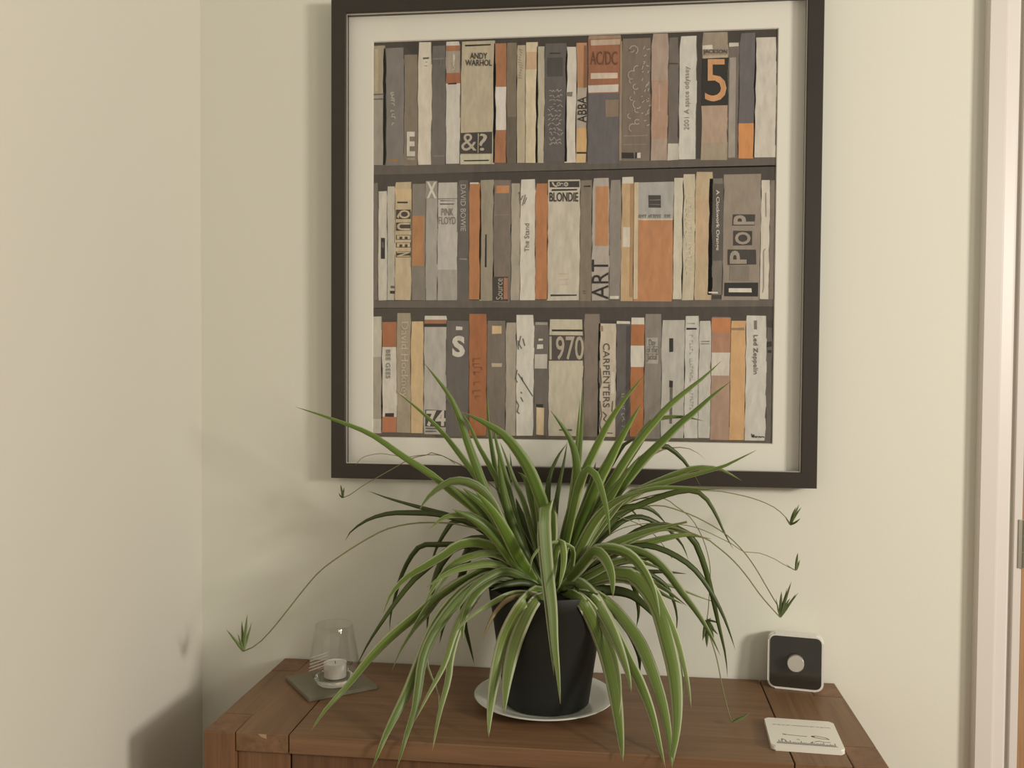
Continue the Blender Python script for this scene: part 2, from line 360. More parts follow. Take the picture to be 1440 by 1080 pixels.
# the painted ground: dark shelf backs, grey shelf boards
P = Paint(); P.quadw(AX0, AX1, AZ0, AZ1, YA, (60, 52, 45))
def shelf(pl, pr, th, col):
    a, b = ony(*pl, YA), ony(*pr, YA)
    P.face([(AX0, YA-.0002, a.z-th), (AX1, YA-.0002, b.z-th), (AX1, YA-.0002, b.z), (AX0, YA-.0002, a.z)], col)
shelf((524, 233), (1093, 221), .016, (92, 83, 75)); shelf((525, 423), (1089, 420), .0135, (95, 86, 78)); shelf((525, 606), (1085, 614), .016, (88, 76, 64))
shelf((524, 246), (1093, 232), .026, (66, 58, 52)); shelf((525, 433), (1089, 432), .022, (68, 60, 53))
art = P.build('painting', pic)
OR, WH, GY, DK, SL, TN, BK = (166, 108, 70), (203, 196, 182), (122, 111, 102), (96, 88, 83), (97, 92, 93), (186, 165, 132), (38, 34, 31)
def wob(n, a): return [random.uniform(-a, a) for _ in range(n)]
def book(crop, x0, x1, y0, y1, col, bands=(), patches=()):
    ym = (y0+y1)/2
    X0, X1 = clampx(ony(*cp(crop, x0, ym), YA).x), clampx(ony(*cp(crop, x1, ym), YA).x)
    xm = (x0+x1)/2
    Z = lambda y: clampz(ony(*cp(crop, xm, y), YA).z)
    q = Paint(); h = YA-.0006
    ys = sorted(set([y0, y1]+[v for b in bands for v in b[:2] if y0 < v < y1]))
    fine = []
    for a, b in zip(ys, ys[1:]):
        n = max(1, int((b-a)/60)); fine += [a+(b-a)*k/n for k in range(n)]
    fine.append(y1); n = len(fine); A = .0009
    xl, xr = [clampx(X0+t) for t in wob(n, A)], [clampx(X1+t) for t in wob(n, A)]
    xl[0] += .0012; xr[0] -= .0012; zz = [Z(y) for y in fine]; zt = [wob(1, .0006)[0] for _ in range(2)]
    for k in range(n-1):
        mid = (fine[k]+fine[k+1])/2; cc = col
        for b in bands:
            if b[0] <= mid <= b[1]: cc = b[2]
        q.face([(xl[k+1], h, zz[k+1]+(zt[0] if k == n-2 else 0)), (xr[k+1], h, zz[k+1]), (xr[k], h, zz[k]), (xl[k], h, zz[k]+(zt[1] if k == 0 else 0))], cc)
        for xx in (xl, xr):
            q.face([(xx[k+1], h, zz[k+1]), (xx[k], h, zz[k]), (xx[k], YA, zz[k]), (xx[k+1], YA, zz[k+1])], cc)
    # dark painted line down the right edge of the spine
    dk = tuple(int(v*.55) for v in col)
    for k in range(n-1):
        if random.random() < .75: q.face([(xr[k+1]-.0012, h-.0001, zz[k+1]), (xr[k+1], h-.0001, zz[k+1]), (xr[k], h-.0001, zz[k]), (xr[k]-.0008, h-.0001, zz[k])], dk)
    for i, (a, b, c_, d, cc) in enumerate(patches):
        l, r = clampx(ony(*cp(crop, a, (c_+d)/2), YA).x), clampx(ony(*cp(crop, b, (c_+d)/2), YA).x); m = (a+b)/2
        zt_, zb_ = clampz(ony(*cp(crop, m, c_), YA).z), clampz(ony(*cp(crop, m, d), YA).z); j = wob(8, .0006); y = h-.0002-.00008*i
        q.face([(l+j[0], y, zb_+j[1]), (r+j[2], y, zb_+j[3]), (r+j[4], y, zt_+j[5]), (l+j[6], y, zt_+j[7])], cc)
    return q.build('painted_book', art)
CR = (192, 180, 152)
R1 = [
 ('1', 282, 364, 250, 905, (158, 145, 122), [(520, 905, (150, 142, 130))], [(290, 350, 513, 520, DK), (290, 350, 540, 547, DK), (300, 320, 270, 500, (176, 160, 128))]),
 ('1', 345, 462, 262, 905, (120, 113, 108), (), [(370, 430, 872, 884, (150, 112, 60))]),
 ('1', 460, 537, 300, 905, (126, 112, 96), (), [(478, 520, 862, 876, (150, 140, 128))]),
 ('1', 537, 612, 232, 902, (204, 195, 176), (), [(565, 597, 316, 323, DK), (578, 588, 338, 343, GY), (572, 590, 360, 364, GY)]),
 ('1', 612, 690, 250, 902, (104, 97, 91), (), [(618, 680, 318, 324, (128, 120, 112)), (620, 680, 852, 857, (128, 120, 112))]),
 ('1', 690, 767, 228, 897, (198, 192, 182), [(250, 280, OR), (280, 400, (160, 145, 128)), (400, 457, (160, 96, 62))], [(700, 748, 455, 461, BK), (726, 738, 300, 360, WH)]),
 ('1', 773, 962, 225, 900, (180, 167, 140), (), [(795, 935, 245, 253, BK), (768, 942, 725, 842, (62, 56, 52)), (768, 935, 846, 897, (192, 186, 162)), (788, 925, 874, 882, BK), (863, 868, 730, 838, (180, 170, 150))]),
 ('1', 948, 1024, 238, 892, OR, [(476, 712, (206, 199, 188))]),
 ('1', 1020, 1080, 235, 892, (120, 106, 88), [(640, 892, (100, 88, 76))]),
 ('1', 1075, 1127, 248, 892, (178, 164, 136)),
 ('1', 1124, 1195, 232, 892, (204, 188, 155), [(285, 380, (196, 162, 126))]),
 ('1', 1182, 1230, 255, 892, (178, 170, 148)),
 ('1', 1228, 1352, 238, 887, (92, 86, 83), (), [(1258, 1318, 290, 296, BK), (1245, 1330, 315, 420, (72, 67, 64))]),
 ('1', 1343, 1406, 258, 890, (202, 194, 180), (), [(1347, 1382, 505, 528, (120, 112, 102))]),
 ('2', 38, 100, 235, 890, (178, 128, 88), [(480, 700, (168, 156, 140)), (700, 830, (206, 164, 108)), (842, 890, (206, 176, 128))], [(42, 98, 833, 842, BK), (82, 100, 250, 480, (140, 90, 60))]),
 ('2', 105, 288, 195, 897, SL, [(195, 212, (150, 126, 104)), (212, 512, (152, 96, 64))], [(120, 283, 216, 246, (184, 160, 136)), (120, 265, 400, 430, (200, 180, 160)), (106, 272, 466, 506, (196, 188, 176)), (200, 272, 545, 640, (132, 112, 92)), (276, 290, 225, 880, (150, 128, 106))]),
 ('2', 290, 447, 210, 882, (118, 103, 88), (), [(285, 355, 835, 868, BK), (362, 372, 835, 868, BK), (375, 393, 836, 866, WH), (300, 430, 740, 746, (140, 124, 106)), (300, 430, 790, 795, (140, 124, 106))]),
 ('2', 452, 545, 185, 878, (164, 142, 126), [(440, 760, (170, 134, 112))], [(490, 500, 460, 610, (186, 150, 126))]),
 ('2', 545, 602, 205, 872, (104, 95, 86), (), [(540, 598, 785, 877, (188, 182, 168)), (548, 598, 346, 352, (60, 54, 48))]),
 ('2', 605, 699, 198, 872, (196, 192, 180)),
 ('2', 728, 870, 178, 877, (168, 142, 120), [(178, 318, (146, 131, 112)), (318, 578, (36, 32, 28)), (780, 877, (156, 140, 118))], [(733, 786, 247, 270, WH), (735, 866, 302, 318, (178, 158, 130))]),
 ('2', 870, 930, 232, 867, (108, 98, 90), (), [(876, 930, 234, 255, (196, 186, 170)), (876, 912, 315, 862, (150, 140, 128))]),
 ('2', 932, 1022, 180, 868, (96, 91, 91), [(675, 868, (202, 132, 72))]),
 ('2', 1013, 1136, 205, 862, (194, 186, 172)),
]
R2 = [
 ('3', 292, 320, 145, 787, (112, 102, 92)), ('3', 318, 370, 190, 787, (196, 190, 176), (), [(334, 356, 445, 562, BK), (340, 350, 470, 500, (90, 84, 78))]),
 ('3', 369, 412, 165, 787, (182, 175, 158), (), [(384, 410, 735, 752, BK), (386, 408, 708, 722, DK)]),
 ('3', 411, 502, 140, 787, (190, 170, 136), [(178, 240, (204, 176, 132))], [(424, 480, 248, 257, BK)]),
 ('3', 503, 580, 150, 787, (126, 118, 107), (), [(504, 572, 325, 600, (176, 122, 74))]),
 ('3', 579, 645, 135, 787, (160, 155, 146), (), [(580, 642, 137, 232, (148, 142, 132))]),
 ('3', 645, 754, 143, 787, (182, 177, 168), [(620, 787, (160, 154, 144))], [(658, 740, 240, 244, DK), (658, 735, 258, 263, DK), (645, 750, 230, 234, (130, 124, 116))]),
 ('3', 754, 817, 130, 792, (97, 90, 85), (), [(765, 803, 560, 564, (150, 142, 134))]),
 ('3', 816, 882, 145, 783, (180, 118, 70), (), [(820, 868, 143, 152, WH)]),
 ('3', 874, 952, 128, 789, (150, 140, 120), (), [(904, 914, 425, 606, BK)]),
 ('3', 948, 1047, 130, 797, (120, 107, 96), (), [(965, 1036, 160, 202, (190, 128, 82)), (943, 1030, 660, 792, (66, 58, 52)), (1006, 1027, 665, 782, (166, 114, 84)), (955, 1035, 318, 322, (145, 132, 118))]),
 ('3', 1044, 1096, 148, 787, (165, 156, 138)), ('3', 1095, 1180, 125, 787, (206, 200, 186)),
 ('3', 1178, 1247, 148, 782, (182, 117, 70)),
 ('3', 1245, 1426, 128, 787, (190, 182, 164), (), [(1256, 1420, 137, 170, (58, 52, 48)), (1268, 1408, 178, 188, BK), (1262, 1406, 755, 764, BK), (1310, 1358, 640, 643, (196, 170, 130)), (1310, 1358, 672, 675, (196, 170, 130)), (1310, 1358, 700, 703, (196, 170, 130))]),
 ('4', 60, 127, 130, 792, (126, 113, 96), (), [(80, 118, 160, 167, BK), (78, 92, 736, 739, BK), (78, 92, 748, 751, BK)]),
 ('4', 128, 223, 118, 787, (170, 159, 148), (), [(146, 215, 165, 490, (184, 128, 82))]),
 ('4', 222, 287, 128, 782, (136, 127, 119), (), [(225, 273, 764, 780, WH)]),
 ('4', 286, 357, 112, 792, (190, 158, 116), [(112, 148, WH)], [(296, 337, 388, 496, (202, 194, 176)), (335, 352, 150, 770, (164, 128, 88))]),
 ('4', 352, 572, 140, 794, (184, 125, 80), [(140, 348, (162, 159, 154))], [(356, 378, 142, 780, (200, 180, 148)), (436, 504, 212, 281, (64, 60, 57)), (440, 500, 236, 240, (110, 106, 102)), (440, 500, 262, 265, (110, 106, 102)), (380, 566, 342, 350, (200, 184, 160))]),
 ('4', 570, 626, 118, 782, (194, 187, 166)), ('4', 620, 691, 98, 786, (188, 177, 150)), ('4', 690, 787, 86, 786, (182, 160, 126), [(220, 540, (188, 158, 124))]),
 ('4', 765, 846, 120, 758, (112, 104, 94), (), [(785, 845, 150, 570, (86, 78, 72)), (765, 815, 742, 750, WH)]),
 ('4', 842, 1051, 97, 787, (140, 127, 112), (), [(850, 1034, 690, 766, (34, 30, 28)), (876, 1000, 720, 745, WH), (895, 1018, 317, 378, (60, 54, 49)), (898, 1003, 407, 487, (60, 54, 49)), (870, 1025, 510, 592, (60, 54, 49)), (880, 985, 600, 680, (126, 114, 102))]),
 ('4', 1048, 1100, 130, 782, (196, 188, 172)), ('4', 1098, 1130, 130, 782, (120, 108, 96)),
]
R3 = [
 ('5', 290, 342, 58, 697, (188, 181, 164), [(280, 620, (160, 150, 132))]),
 ('5', 336, 421, 88, 692, WH, [(88, 226, (166, 101, 60)), (608, 692, (184, 112, 72))], [(356, 404, 588, 606, BK)]),
 ('5', 421, 498, 40, 695, (160, 146, 123)), ('5', 499, 569, 85, 697, (202, 172, 126)),
 ('5', 570, 693, 55, 704, (174, 168, 159), [(55, 76, WH), (76, 98, (160, 104, 74)), (98, 116, BK)], [(576, 688, 570, 662, (60, 55, 51)), (578, 660, 668, 676, DK), (578, 640, 684, 690, DK)]),
 ('5', 692, 817, 82, 717, (97, 89, 86), (), [(745, 781, 114, 133, WH)]), ('5', 816, 914, 45, 710, (166, 100, 56), (), ()),
 ('5', 914, 1017, 82, 717, (118, 107, 95), (), [(943, 995, 110, 153, (206, 176, 134)), (940, 996, 315, 335, (186, 166, 134))]),
 ('5', 1015, 1076, 92, 710, (165, 155, 138)), ('5', 1072, 1171, 50, 710, (206, 201, 188)),
 ('5', 1172, 1252, 88, 710, (104, 95, 88), (), [(1180, 1246, 92, 104, (150, 142, 132)), (1196, 1220, 180, 192, WH), (1188, 1222, 212, 236, WH), (1174, 1244, 265, 345, (186, 180, 168)), (1184, 1222, 540, 556, BK), (1185, 1226, 557, 706, (208, 182, 144))]),
 ('5', 1252, 1440, 75, 712, (190, 181, 158), (), [(1270, 1440, 130, 139, BK), (1252, 1440, 162, 300, (78, 70, 64)), (1308, 1380, 676, 684, DK)]),
 ('6', 82, 170, 45, 717, (126, 112, 100)), ('6', 158, 260, 98, 717, (194, 180, 158), (), [(170, 188, 110, 140, (150, 120, 96)), (164, 172, 300, 420, (110, 100, 90)), (230, 250, 360, 480, (206, 196, 180))]),
 ('6', 257, 337, 85, 717, (94, 87, 85), [(85, 99, WH)], [(310, 333, 110, 700, (72, 66, 64))]),
 ('6', 336, 414, 65, 717, (170, 104, 56), [(65, 102, WH), (218, 335, WH)]),
 ('6', 411, 507, 45, 727, (130, 122, 112), (), [(424, 488, 175, 222, (160, 153, 144)), (424, 488, 226, 262, (160, 153, 144)), (424, 488, 268, 315, (160, 153, 144))]),
 ('6', 506, 634, 78, 724, (176, 172, 161), (), [(550, 572, 178, 252, BK), (548, 568, 410, 446, BK), (550, 566, 446, 645, (100, 94, 88))]),
 ('6', 632, 711, 55, 724, (190, 187, 177), (), [(642, 700, 120, 131, BK), (645, 690, 96, 99, GY)]), ('6', 710, 778, 82, 724, (184, 181, 170), (), [(722, 770, 194, 198, GY), (722, 770, 208, 212, GY)]),
 ('6', 778, 882, 62, 734, (164, 132, 110), [(62, 66, GY), (66, 148, (188, 118, 70)), (148, 256, (166, 120, 92)), (256, 382, (196, 188, 174))]),
 ('6', 880, 967, 82, 734, (200, 156, 104), (), [(888, 960, 120, 134, (140, 116, 88))]),
 ('6', 965, 1081, 55, 737, (192, 188, 177), (), [(1012, 1030, 82, 128, (110, 104, 96))]), ('6', 1080, 1112, 120, 752, (92, 84, 77), (), [(1082, 1110, 195, 225, BK), (1088, 1108, 242, 258, BK)]),
]
for r in R1+R2+R3: book(*r)

# lettering ----------------------------------------------------------
def lettering(txt, crop, x0, x1, y0, y1, rot, col, bold=0.0, name='lettering', lift=.0016):
    cu = bpy.data.curves.new('t', 'FONT'); cu.body = txt; cu.resolution_u = 3; cu.offset = bold; cu.align_x = 'CENTER'; cu.space_line = .8
    ob = bpy.data.objects.new('t', cu); COL.objects.link(ob)
    dg = bpy.context.evaluated_depsgraph_get(); me = bpy.data.meshes.new_from_object(ob.evaluated_get(dg))
    bpy.data.objects.remove(ob); bpy.data.curves.remove(cu)
    vs = [v.co for v in me.vertices]; ax, bx = min(v.x for v in vs), max(v.x for v in vs); ay, by = min(v.y for v in vs), max(v.y for v in vs)
    L = pic.location
    for v in me.vertices:
        u, t = (v.co.x-ax)/(bx-ax), (v.co.y-ay)/(by-ay)
        if rot == 0: px, py = x0+(x1-x0)*u, y1+(y0-y1)*t
        elif rot == 1: px, py = x1+(x0-x1)*t, y1+(y0-y1)*u          # reads upward
        else: px, py = x0+(x1-x0)*t, y0+(y1-y0)*u                   # reads downward
        p = ony(*cp(crop, px, py), YA); v.co = (p.x-L.x, YA-lift-L.y, p.z-L.z)
    me.name = name; me.materials.clear()
    a = me.attributes.new('paint', 'FLOAT_COLOR', 'FACE')
    for i in range(len(me.polygons)): a.data[i].color = pc(col)
    return link(name, me, 'paint', art)
LT = (196, 188, 174); MG = (110, 103, 95); BKK = (46, 41, 37)
for a in [
 ('E', '1', 476, 521, 722, 856, 0, WH, .03),
 ('ANDY\nWARHOL', '1', 796, 942, 290, 362, 0, (62, 56, 48), .015), ('&', '1', 774, 858, 732, 826, 0, (176, 164, 146), 0), ('?', '1', 872, 916, 732, 826, 0, (176, 164, 146), 0),
 ('ABBA', '2', 48, 97, 530, 672, 1, BKK, .01), ('AC/DC', '2', 118, 266, 282, 356, 0, (108, 64, 42), 0),
 ('2001 A space odyssey', '2', 632, 666, 365, 712, 1, (126, 121, 112)), ('JACKSON', '2', 736, 866, 272, 300, 0, (78, 68, 58), .01), ('5', '2', 744, 862, 325, 556, 0, (200, 142, 92), 0),
 ('X', '3', 584, 640, 140, 230, 0, WH, .03), ('PINK\nFLOYD', '3', 652, 744, 285, 372, 0, (112, 106, 99)), ('DAVID BOWIE', '3', 770, 799, 155, 410, 2, (176, 168, 158)),
 ('Source', '3', 964, 1000, 668, 784, 1, (176, 166, 152)), ('The Stand', '3', 1120, 1146, 368, 522, 1, (104, 98, 90)), ('BLONDIE', '3', 1257, 1414, 197, 248, 0, BKK, .012),
 ('ART', '4', 126, 216, 565, 782, 1, (36, 32, 30), 0), ('A Clockwork Orange', '4', 800, 824, 184, 515, 2, LT, .02), ('P', '4', 900, 1014, 322, 374, 1, (150, 138, 124), .03), ('O', '4', 908, 994, 414, 482, 1, (150, 138, 124), .03), ('P', '4', 880, 972, 516, 588, 1, (150, 138, 124), .03),
 ('BEE GEES', '5', 362, 386, 240, 398, 2, (118, 112, 106), .01), ('David Hockney', '5', 434, 484, 88, 502, 2, (192, 180, 158)), ('S', '5', 724, 794, 164, 281, 0, WH, .045), ('74', '5', 582, 688, 572, 660, 0, LT, .03),
 ('1970', '5', 1256, 1444, 166, 296, 0, (172, 160, 138), .01),
 ('CARPENTERS', '6', 188, 224, 205, 556, 2, (84, 76, 70)),  ('Day\nof the\nJackal', '6', 428, 484, 184, 306, 0, (100, 94, 88)),
 ('Led Zeppelin', '6', 1004, 1034, 160, 375, 2, (92, 86, 78), .015),
]: lettering(*a)
# QUEEN: five cream printer's blocks outlined in black, letters turned on their side
for ch, y0, y1 in (('Q', 291, 343), ('U', 361, 407), ('E', 430, 456), ('E', 471, 499), ('N', 520, 552)):
    q = Paint(); a, b = ony(*cp('3', 417, y1), YA), ony(*cp('3', 497, y0), YA); q.quadw(a.x, b.x, a.z, b.z, YA-.0011, (62, 54, 46)); q.build('letter_block', art)
    lettering(ch, '3', 422, 494, y0+3, y1-3, 2, (192, 172, 138), .025)
def strokes(name, crop, lines, wpx, col, lift=.0014):
    q = Paint(); y = YA-lift
    for ln in lines:
        pts = [ony(*cp(crop, *p), YA) for p in ln]
        for a, b in zip(pts, pts[1:]):
            d = (b-a); d.y = 0
            if d.length < 1e-6: continue
            n = Vector((-d.z, 0, d.x)).normalized()*(wpx/CROP[crop][2]*.00125/2)
            q.face([(a.x-n.x, y, a.z-n.z), (b.x-n.x, y, b.z-n.z), (b.x+n.x, y, b.z+n.z), (a.x+n.x, y, a.z+n.z)], col)
    return q.build(name, art)
def arc(cx, cy, r, a0, a1, n=6, sy=1): return [(cx+r*math.cos(math.radians(a0+(a1-a0)*k/n)), cy+sy*r*math.sin(math.radians(a0+(a1-a0)*k/n))) for k in range(n+1)]
ls = [arc(355, 275, 24, 150, 420), arc(345, 275, 12, 0, 200)]+[arc(350+random.uniform(-20, 25), 380+k*32, random.uniform(10, 24), random.uniform(0, 180), random.uniform(200, 330)) for k in range(11)]
for k in range(26):
    x, y = random.uniform(395, 440), random.uniform(240, 700); l = random.uniform(12, 26); t = random.uniform(-.3, 1.2); ls.append([(x, y), (x+l*.7*math.cos(t), y-l*math.sin(t))])
strokes('brush_mark', '2', ls, 5, (170, 158, 142))
ls = []
for y in range(500, 800, 26):
    x = 1250+random.uniform(-5, 10)
    for k in range(4): ls.append([(x, y+random.uniform(-9, 9)), (x+8, y+random.uniform(-12, 12)), (x+15, y+random.uniform(-9, 9))]); x += random.uniform(15, 22)
strokes('brush_mark', '1', ls, 4, (160, 152, 144))
ls = [[(1100, 165), (1090, 210), (1105, 235)], [(1112, 180), (1122, 220)], [(1080, 350), (1070, 400), (1082, 420)], [(1085, 370), (1130, 440), (1165, 495)], [(1105, 390), (1112, 415)], [(1075, 520), (1088, 545), (1080, 580), (1092, 590)], [(1100, 500), (1112, 525)], [(1100, 470), (1106, 480)], [(1085, 190), (1086, 240)]]
strokes('brush_mark', '5', ls, 5, (96, 90, 82))
strokes('brush_mark', '6', [[(172, 340), (178, 420), (170, 450)], [(170, 520), (180, 600), (168, 650), (184, 700)], [(240, 520), (236, 580)], [(186, 580), (206, 600), (190, 620), (212, 640)], [(190, 695), (240, 697)]], 5, (100, 90, 82))
strokes('signature', '6', [[(1000, 700), (1004, 720), (1012, 704), (1012, 722)], [(1018, 712), (1024, 722), (1030, 712)], [(1034, 720), (1042, 714), (1048, 721), (1056, 715), (1070, 720)]], 5, (60, 54, 48))
strokes('brush_mark', '3', [[(1085, 205), (1092, 195), (1096, 260)], [(1100, 240), (1112, 215)], [(1108, 270), (1125, 210)], [(1118, 262), (1132, 225)]], 4, (110, 104, 96))
strokes('brush_mark', '1', [[(1090+6*math.sin(k), 270+k*14), (1106+6*math.cos(k), 277+k*14)] for k in range(12)], 4, (150, 134, 110))
strokes('brush_mark', '4', [[(1075, 505), (1066, 520), (1066, 720), (1060, 745)], [(1078, 200), (1080, 330)]], 4, (150, 143, 132))

# titles too worn to read: rows of short brush ticks
def worn(crop, x0, x1, y0, y1, vertical, col, step=14, wpx=5):
    ls = []; L_ = (y1-y0) if vertical else (x1-x0); t = 0
    while t < L_:
        if random.random() < .86:
            e = random.uniform(.0, .3)
            if vertical: a_, b_ = (x0+(x1-x0)*e, y0+t), (x1-(x1-x0)*random.uniform(0, .3), y0+t+random.uniform(-4, 4)); ls.append([a_, b_]); ls.append([a_, (a_[0]+2, a_[1]+step*.7)] if random.random() < .5 else [b_, (b_[0], b_[1]+step*.7)])
            else: a_, b_ = (x0+t, y0+(y1-y0)*e), (x0+t+random.uniform(-3, 3), y1); ls.append([a_, b_]); ls.append([a_, (a_[0]+step*.6, a_[1]+2)])
        t += step*random.uniform(.8, 1.3)
    return strokes('worn_lettering', crop, ls, wpx, col)
worn('1', 388, 412, 508, 690, True, (176, 166, 152), 16, 6)
worn('4', 636, 676, 215, 640, True, (202, 192, 166), 22, 5)
worn('4', 385, 552, 318, 336, False, (118, 113, 106), 12, 4)
worn('5', 838, 886, 290, 505, True, (138, 84, 46), 24, 6)
worn('6', 286, 306, 480, 660, True, (150, 142, 134), 15, 5)
worn('6', 660, 682, 160, 560, True, (162, 158, 149), 15, 3)
worn('1', 726, 740, 298, 392, True, (190, 180, 166), 14, 5)
worn('1', 622, 680, 336, 352, False, (124, 116, 108), 12, 4)
strokes('brush_mark', '3', [[(1272, 142), (1282, 160), (1298, 166)], arc(1306, 152, 8, 0, 360), [(1318, 146), (1328, 164)], [(1328, 146), (1322, 164)], arc(1347, 153, 9, 0, 360)], 9, (186, 176, 156))

# ------------------------------------------------------------------ small things on the sideboard
def corners(*pp): return [onz(*p) for p in pp]
# saucer
DX, DY = -.1185, -.168
dish = bmesh.new()
lathe(dish, [(0, .0015), (.062, .0015), (.066, 0), (.070, .0005), (.078, .004), (.098, .0115), (.1105, .0165), (.1122, .018), (.1105, .0188), (.096, .0145), (.078, .0078), (.070, .0062), (0, .0060)], 72, (0, 0, 0))
dish_o = from_bm('saucer', dish, 'dish', None, True); dish_o.location = (DX, DY, TZ+.0002)
tag(dish_o, 'white glazed saucer under the black plant pot', 'saucer')
# slate coaster, candle glass, tealight
W_, S_, E_ = corners((404, 958), (437, 990), (528, 967))
cc_ = (W_+E_)/2; side = (S_-W_).length
bm = bmesh.new(); prism(bm, rrect(side, side, .003, 3), 0, .006); bmesh.ops.bevel(bm, geom=[e for e in bm.edges if abs(e.verts[0].co.z-e.verts[1].co.z) < 1e-6], offset=.001, segments=2, affect='EDGES')
cst = from_bm('coaster', bm, 'slate'); cst.location = (cc_.x, cc_.y, TZ+.0003); cst.rotation_euler.z = math.atan2((S_-W_).y, (S_-W_).x)
tag(cst, 'dull grey-green square coaster set cornerwise under the candle glass', 'coaster')
gx, gy, gz = -.474, -.140, TZ+.0067
gl = empty('candle_glass', (gx, gy, gz), 'clear rounded glass tumbler candle holder on the grey-green coaster', 'candle holder')
bm = bmesh.new()
out = [(0, .0), (.022, 0), (.027, .002), (.034, .012), (.040, .024), (.0415, .032), (.0405, .042), (.0375, .062), (.0340, .082), (.0308, .0995), (.0302, .1008)]
inn = [(.0294, .0998), (.0326, .082), (.0361, .062), (.0391, .042), (.0399, .032), (.0382, .024), (.033, .0155), (.025, .0125), (0, .012)]
lathe(bm, [(.0341, .0122)]+out[4:]+inn[:6]+[(.0332, .0158)], 56); from_bm('tumbler', bm, 'glass', gl, True)
bm = bmesh.new(); lathe(bm, out[:4]+[(.0335, .0140), (.029, .0132), (.024, .0125), (0, .0122)], 56); from_bm('thick_base', bm, 'baseglass', gl, True)
for k in range(5):
    bm = bmesh.new(); pts = []
    for j in range(9):
        t = j/8; a = math.radians(208+62*t); z = .026+k*.0056+t*(.020-k*.001); r = .0417-(max(0, z-.032)*.18)+.0002
        pts.append(Vector((r*math.cos(a), r*math.sin(a), z)))
    for p, q in zip(pts, pts[1:]): 
        vs = [bm.verts.new(p+Vector((0, 0, d))) for d in (-.0006, .0006)]+[bm.verts.new(q+Vector((0, 0, d))) for d in (.0006, -.0006)]; bm.faces.new(vs)
    from_bm('etched_line', bm, 'wax', gl)
tl = empty('tealight', (gx+.002, gy, gz+.0127), 'small white tealight inside the clear candle glass', 'candle')
bm = bmesh.new(); lathe(bm, [(0, 0), (.0178, 0), (.0184, .001), (.0186, .0235), (.0190, .024), (.0182, .024), (.0180, .0195)], 40); from_bm('cup', bm, 'wax', tl, True)
bm = bmesh.new(); lathe(bm, [(.0181, .0198), (.016, .0222), (.004, .0218), (0, .0216)], 40); from_bm('wax', bm, 'wax', tl, True)
bm = bmesh.new(); lathe(bm, [(.0007, .0200), (.0006, .026), (0, .0262)], 8); from_bm('wick', bm, 'wick', tl, True)
# heating dial
dl, dr = onz(1079, 967), onz(1158, 975)
dev = empty('thermostat', ((dl+dr)/2)+Vector((0, 0, .0004)), 'square white thermostat with black glossy face and silver dial propped against the wall', 'thermostat')
ang = math.atan2(dr.y-dl.y, dr.x-dl.x); dev.rotation_euler = (-.10, 0, ang)
DWD = .0905; DH = .0925
def dprism(name, pts, y0, y1, mat, bev, par=dev):
    bm = bmesh.new(); lo = [bm.verts.new((x, y0, z)) for x, z in pts]; hi = [bm.verts.new((x, y1, z)) for x, z in pts]; n = len(pts)
    bm.faces.new(lo); bm.faces.new(hi[::-1])
    for i in range(n): bm.faces.new((lo[i], lo[(i+1) % n], hi[(i+1) % n], hi[i]))
    if bev: bmesh.ops.bevel(bm, geom=[e for e in bm.edges if abs(e.verts[0].co.y-e.verts[1].co.y) < 1e-6], offset=bev, segments=3, affect='EDGES')
    o = from_bm(name, bm, mat, par); smooth_angle(o, 35); return o
dprism('case', rrect(DWD, DH, .013, 8, 0, DH/2), 0, .024, 'plastic', .002)
dprism('face', rrect(DWD-.0075, DH-.0085, .0095, 8, 0, DH/2-.0004), -.0012, .002, 'blackface', .0005)
bm = bmesh.new(); lathe(bm, [(0, 0), (.0152, 0), (.0155, .0008), (.0152, .0012), (0, .0012)], 40); 
for v in bm.verts: v.co = Vector((v.co.x, -.0012-v.co.z, v.co.y+DH/2))
ring = from_bm('dial_collar', bm, 'blackface', dev, False); smooth_angle(ring)
bm = bmesh.new(); lathe(bm, [(0, .001), (.0132, .001), (.0136, .0018), (.0136, .0128), (.0128, .0138), (0, .0139)], 48)
for v in bm.verts: v.co = Vector((v.co.x, -.0012-v.co.z, v.co.y+DH/2))
kn = from_bm('dial', bm, 'knob', dev); smooth_angle(kn)
dprism('stand', [(-.02, .0003), (.02, .0003), (.016, .05), (-.016, .05)], .024, .030, 'plastic', .0008)
# printed ceramic coaster
a, b, c_, d = corners((1077, 1016), (1173.5, 1023), (1184, 1062), (1084, 1055))
ctr = (a+b+c_+d)/4; ax_ = ((b-a)+(c_-d)).normalized()
tile = empty('printed_coaster', (ctr.x, ctr.y, TZ+.0003), 'square cream ceramic coaster printed with a small grey line drawing', 'coaster'); tile.rotation_euler.z = math.atan2(ax_.y, ax_.x)
bm = bmesh.new(); prism(bm, rrect(.101, .104, .006, 5), 0, .0075); bmesh.ops.bevel(bm, geom=[e for e in bm.edges if abs(e.verts[0].co.z-e.verts[1].co.z) < 1e-6], offset=.0015, segments=3, affect='EDGES')
smooth_angle(from_bm('tile', bm, 'ceramic', tile), 35)
def inkmesh(name, lines, wd):
    bm = bmesh.new()
    for ln in lines:
        for p, q in zip(ln, ln[1:]):
            p, q = Vector((*p, .00765)), Vector((*q, .00765)); n = Vector((-(q-p).y, (q-p).x, 0))
            if n.length < 1e-7: continue
            n = n.normalized()*wd/2; bm.faces.new([bm.verts.new(v) for v in (p-n, q-n, q+n, p+n)])
    return from_bm(name, bm, 'ink', tile)
ls = []; x = -.040
while x < .038:
    l = random.choice((.004, .006, .008)); k = x
    while k < x+l: ls.append([(k, .026+random.uniform(-.0012, .0012)), (k+.0011, .026+random.uniform(-.0012, .0012))]); k += .0013
    x += l+.0022
inkmesh('printed_line', ls, .0013)
